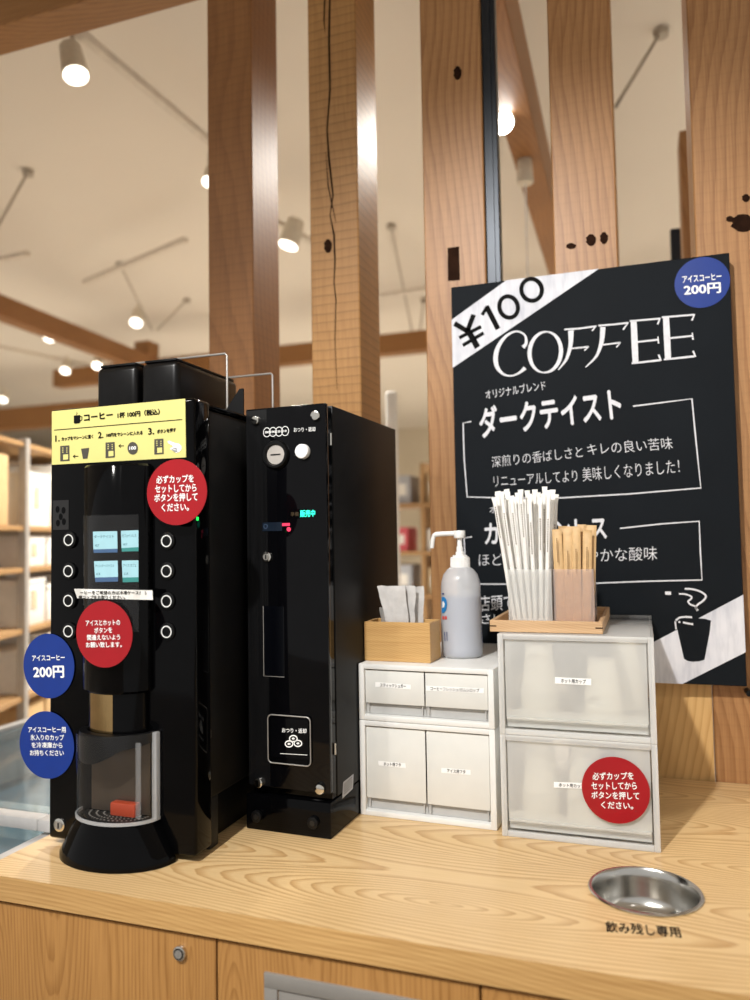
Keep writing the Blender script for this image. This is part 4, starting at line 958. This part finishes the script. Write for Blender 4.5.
for i in range(5):
    zi = i+1; H_ = hh[i]
    x = -1.2; k = 0
    while x < 1.05:
        w_ = .28 if i != 0 else .34
        if not (-.03-w_ < x < .03):
            m_ = 'carton' if (i == 0 and x < 0) or i == 4 else 'box_white'
            side = 'near' if x < 0 else 'far'
            shelf_box(x, w_, zi, H_*(.88 if (k+i) % 3 else .72), m_, '%s on %s board of the left shelf, %s its middle upright' % ('brown carton' if m_ == 'carton' else 'white lidded box', names[i], 'nearer than' if x < 0 else 'beyond'), m_ != 'carton' or i == 4)
            x += w_+.03; k += 1
        else: x = .03
# ------------------------------------------------------------------ far goods seen between the posts
fs = thing('display_shelf', 'low wooden display shelf of goods far behind the posts', 'shelf', (-2.6, 5.85, -.9))
FSW = 1.9
for z in (.10, .55, .98, 1.32, 1.70): MB().box(0, FSW, 0, .45, z-.03, z, .002, 1).build('shelf_board', M['plank'], fs, smooth=False)
for x in (0, FSW/2, FSW-.03): MB().box(x, x+.03, .02, .43, 0, 2.02).build('upright', M['plank'], fs, smooth=False)
goods = [('box_white', .24), ('pink', .14), ('grey_pack', .2), ('tan_pack', .16), ('box_white', .18), ('green_pack', .15), ('box_white', .26), ('tan_pack', .12), ('grey_pack', .18)]
cn = {'box_white': 'white', 'pink': 'pink', 'grey_pack': 'pale grey', 'tan_pack': 'tan', 'green_pack': 'dull green'}
rn = random.Random(11); k = 0
for zi, (z, H_) in enumerate(((.10, .34), (.55, .32), (.98, .26), (1.32, .28), (1.70, .30))):
    x = .05
    while x < FSW-.25:
        m_, w_ = goods[(k*4+zi*2) % len(goods)]; k += 1
        if x < FSW/2+.03 and x+w_ > FSW/2: x = FSW/2+.04; continue
        t = thing('goods_pack', '%s pack on the %s board of the far display shelf' % (cn[m_], ['lowest', 'second', 'third', 'fourth', 'top'][zi]), 'pack', (-2.6+x+w_/2, 5.90, -.9+z+.0005), 0, 'goods on the far display shelf')
        h_ = H_*rn.uniform(.62, .9)
        MB().box(-w_/2, w_/2, 0, .28, 0, h_, .008, 2).build('pack_body', M[m_], t)
        MB().box(-w_*.3, w_*.3, -.003, .001, h_*.3, h_*.7).build('pack_label', M['paper'] if m_ != 'box_white' else M['tag_tan'], t, smooth=False)
        x += w_+.02
sp = thing('sign_stand', 'white rounded sign post standing behind the change machine', 'sign', (P(391, 420, 'y', 3.6).x, 3.6, -.9))
zt = P(391, 391, 'y', 3.6).z+.9
MB().box(-.028, .028, 0, .03, .02, zt, .012, 3).build('blade', M['box_white'], sp); MB().box(-.12, .12, -.1, .13, 0, .02, .004, 2).build('foot', M['box_white'], sp)

# ------------------------------------------------------------------ beams, tracks, lamps, rods overhead
def beam(p0, p1, w, h, mname, label, along):
    p0, p1 = Vector(p0), Vector(p1)
    o = (MB().box(0, (p1-p0).length, 0, w, 0, h, .004, 1) if along == 'X' else MB().box(0, w, 0, (p1-p0).length, 0, h, .004, 1)).build('ceiling_beam', M['beam' if along == 'X' else 'beam_y'])
    o.location = p0; d = p1-p0; o.rotation_euler = (0, 0, math.atan2(d.y, d.x)-(0 if along == 'X' else PI/2)); tag(o, label, 'beam', 'timber beams under the shop ceiling'); return o
ZB = 2.107
q0, q1 = P(0, 315, 'z', ZB), P(158, 374, 'z', ZB); d = (q1-q0); q0 = q0-d*.5
beam(q0+Vector((-.12, 0, 0)), q1+Vector((-.12, 0, 0)), .12, .15, 'beam', 'brown timber beam running away above the coffee machine at the left', 'Y')
pp = thing('timber_upright', 'short timber hanger at the far end of the left ceiling beam', 'hanger', (q1.x-.14, q1.y-.17, ZB+.1503))
MB().box(0, .16, 0, .16, 0, .13, .004, 1).build('timber', M['beam'], pp)
q = P(350, 357, 'z', ZB); beam((q.x-3.2, q.y, ZB), (q.x+2.6, q.y, ZB), .14, .17, 'beam', 'brown timber beam crossing level far behind the posts', 'X')
q = P(20, 428, 'z', 1.95); beam((q.x-4, q.y, 1.95), (q.x+2.5, q.y, 1.95), .16, .26, 'beam', 'brown timber beam lowest and farthest above the left shelf', 'X')
q0, q1 = P(511, 2, 'z', ZB+.1), P(549, 128, 'z', ZB+.1); d = (q1-q0).normalized()
beam((q0.x-.12, 1.95, ZB+.04), (q1.x-.20, 5.6, ZB+.04), .12, .24, 'beam', 'brown timber beam running away between the two middle posts', 'Y')
rp = thing('timber_column', 'distant timber column seen just left of the rightmost post', 'column', (P(679, 130, 'y', 3.2).x, 3.2, -.9)); MB().box(0, .16, 0, .16, 0, P(683, 130, 'y', 3.2).z+.9, .004, 1).build('timber', M['post_smooth'], rp)
q = P(670, 229, 'y', 2.9); MB()
bk = MB().box(0, .034, 0, .03, 0, q.z+.9, .002, 1).build('black_pole', M['black_steel']); bk.location = (q.x, 2.9, -.9); tag(bk, 'thin black pole behind the top right of the blackboard', 'pole')

lamp0 = None
def spot_lamp(face, aim, label, hot=False, trackz=2.36, ll=.13, rr=.048):
    """lamp with its lit face centred at a point, hung by a stem from the track"""
    global lamp0
    face = Vector(face); aim = Vector(aim).normalized()
    t = thing('track_spotlight', label, 'spotlight', face, 0, 'spotlights on the ceiling tracks')
    b = MB(); back = -aim*ll
    b.cyl(-aim*.004, back, rr, rr*.8, 28, .004); b.build('housing', M['lamp_body'], t)
    b = MB(); b.cyl(-aim*.0035, aim*.001, rr*.9, n=28); b.build('lens', M['lens_hot' if hot else 'lens'], t)
    b = MB(); b.tube([back*.6, back*.6+Vector((0, 0, max(.02, trackz-face.z-back.z*.6)))], .010, 8); b.build('stem', M['lamp_body'], t)
    return t
def track(p0, p1, label, drop=True):
    p0, p1 = Vector(p0), Vector(p1); c = (p0+p1)/2
    t = thing('lighting_track', label, 'lighting track', p0, 0, 'lighting tracks below the ceiling'); d = p1-p0
    b = MB(); q = d.normalized().to_track_quat('Y', 'Z').to_matrix().to_4x4(); b.box(-.018, .018, 0, d.length, -.012, .018, .002, 1, M=q); b.build('rail', M['track'], t)
    if drop:
        for f in (.08, .92): b = MB(); b.tube([d*f+Vector((0, 0, .015)), d*f+Vector((0, 0, 2.62-p0.z))], .006, 6); b.build('hanger', M['rod'], t)
    return t
a, b2 = P(85, 38, 'z', 2.36), P(205, 138, 'z', 2.36)
track(a+(a-b2)*.15, b2+(b2-a)*.6, 'grey lighting track running away at the upper left')
spot_lamp(P(76, 76, 'z', 2.2), (.3, -.1, -1), 'large pale spotlight at the upper left under the header beam')
LPX = [(136, 323, 'spotlight under the crossing rods left of the first post'), (49, 338, 'spotlight hanging just below the left timber beam'), (65, 371, 'lower spotlight seen beneath the left timber beam'), (97, 366, 'spotlight low behind the bean hoppers, right of the hanger'), (3, 400, 'spotlight at the far left edge above the cardboard boxes'), (208, 182, 'tiny spotlight at the left edge of the first post')]
for x, y, lab in LPX:
    spot_lamp(P(x, y, 'z', 2.2), (.2, -.55, -.8), lab, rr=.03 if x == 208 else .05)
spot_lamp(P(288, 246, 'z', 2.2), (-.25, -.2, -1), 'pale spotlight between the first and second posts', rr=.06, ll=.16)
hotp = P(501, 122, 'z', 2.13)
spot_lamp(hotp, (-.12, -.62, -.6), 'dazzling spotlight shining between the two middle posts', True, rr=.05)
for (x0, y0, x1, y1, lab) in ((85, 283, 186, 240, 'lighting track crossing above the coffee machine at the left'), (-40, 268, 28, 254, 'lighting track at the left edge above the timber beam'), (-10, 345, 120, 372, 'lighting track below the left timber beam'), (215, 190, 312, 242, 'lighting track between the first and second posts'), (380, 296, 440, 287, 'faint lighting track between the second and third posts')):
    track(P(x0, y0, 'z', 2.36), P(x1, y1, 'z', 2.36), lab, False)
a = hotp+Vector((.0, 0, .24)); track(a+Vector((0, -.6, 0)), a+Vector((0, 2.2, 0)), 'lighting track along the beam between the two middle posts', False)
for (x0, y0, x1, y1, lab) in ((28, 172, -2, 226, 'brace rod slanting at the upper left edge'), (120, 264, 152, 330, 'brace rod falling right toward the left hanger'), (187, 300, 157, 330, 'brace rod rising right from the left hanger'), (391, 226, 413, 336, 'brace rod slanting between the second and third posts'), (661, 32, 615, 108, 'brace rod slanting between the two right posts'), (424, 300, 419, 336, 'short brace rod touching the left side of the notched post')):
    p0, p1 = P(x0, y0, 'z', 2.61), P(x1, y1, 'z', 2.28)
    t = thing('brace_rod', lab, 'rod', p0, 0, 'brace rods below the ceiling'); MB().tube([(0, 0, 0), p1-p0], .008, 8).build('rod', M['rod'], t); MB().cyl((0, 0, -.02), (0, 0, .008), .03, n=12).build('anchor', M['rod'], t)
pc = thing('cord_pendant', 'white cylindrical cord holder hanging with a thin white cord', 'cord', P(524.5, 155, 'y', 3.3))
MB().lathe([(0, .0), (.026, 0), (.030, -.01), (.036, -.12), (.030, -.128), (0, -.13)], n=28).build('holder', M['lamp_body'], pc)
MB().tube([(0, 0, -.128), (.0, 0, -1.2)], .004, 6).build('cord', M['white'], pc); MB().tube([(0, 0, 0), (0, 0, 2.615-pc.location.z)], .004, 6).build('cord', M['white'], pc)

# ------------------------------------------------------------------ light
def light(kind, name, loc, energy, col=(1, .9, .76), aim=None, size=.05, spot=70, blend=.6):
    d = bpy.data.lights.new(name, kind); d.energy = energy; d.color = col
    if kind == 'SPOT': d.spot_size = math.radians(spot); d.spot_blend = blend; d.shadow_soft_size = size
    elif kind == 'AREA': d.size = size
    else: d.shadow_soft_size = size
    o = bpy.data.objects.new(name, d); COL.objects.link(o); o.location = loc
    if aim is not None: o.rotation_euler = (Vector(aim)-Vector(loc)).to_track_quat('-Z', 'Y').to_euler()
    return o
light('SPOT', 'key_spot', (-.65, -.8, 2.27), 315, (1, .985, .96), (-.15, 1.4, .25), .05, 58, .7)
light('SPOT', 'second_spot', (-1.6, -.9, 2.3), 60, (1, .96, .91), (-.75, 1.3, .4), .06, 60, .8)
light('SPOT', 'right_spot', (1.0, .3, 2.3), 10, (1, .96, .92), (.1, 1.79, 1.2), .08, 75, .9)
light('SPOT', 'rear_spot', hotp+Vector((0, -.03, -.03)), 56, (1, .96, .88), (-.78, 1.87, 1.25), .05, 56, 1)
for (x, y) in ((-2, 4), (-4.5, 5), (-7, 8), (-3.5, 8), (0, 7), (-8, 4), (-3, 11.5), (-1, 10), (2.5, 4)):
    light('SPOT', 'shop_spot', (x, y, 2.2), 520, (1, .96, .89), (x, y-.5, -1), .15, 130, .9)
light('SPOT', 'left_shelf_spot', (-1.9, 2.6, 2.15), 22, (1, .92, .82), (-2.9, 3.3, .2), .08, 80, .8)
w = bpy.data.worlds.new('shop_air'); S.world = w; w.use_nodes = True; nt = w.node_tree
bgd = nt.nodes['Background']; bgd.inputs[0].default_value = (1, .975, .935, 1); bgd.inputs[1].default_value = .62

# ------------------------------------------------------------------ camera
cd_ = bpy.data.cameras.new('camera'); cam = bpy.data.objects.new('camera', cd_); COL.objects.link(cam)
cd_.sensor_fit = 'VERTICAL'; cd_.sensor_height = 36; cd_.sensor_width = 27; cd_.lens = F_PX/1000*36
m3 = Matrix((Rv, Uv, -Fv)).transposed(); cam.matrix_world = Matrix.Translation(EYE) @ m3.to_4x4()
cd_.clip_start = .01; cd_.clip_end = 100
cd_.dof.use_dof = True; cd_.dof.focus_distance = 1.38; cd_.dof.aperture_fstop = 2.2
S.camera = cam

# lift the whole place so that the floor lies at z = 0
for o in list(COL.objects):
    if o.parent is None: o.location.z += ZC
S.view_settings.view_transform = 'Standard'; S.view_settings.look = 'None'; S.view_settings.gamma = 1; S.view_settings.exposure = 0.0
S.view_settings.use_curve_mapping = False
S.cycles.use_denoising = True; S.cycles.max_bounces = 10; S.cycles.transparent_max_bounces = 24; S.cycles.transmission_bounces = 10; S.cycles.sample_clamp_indirect = 6
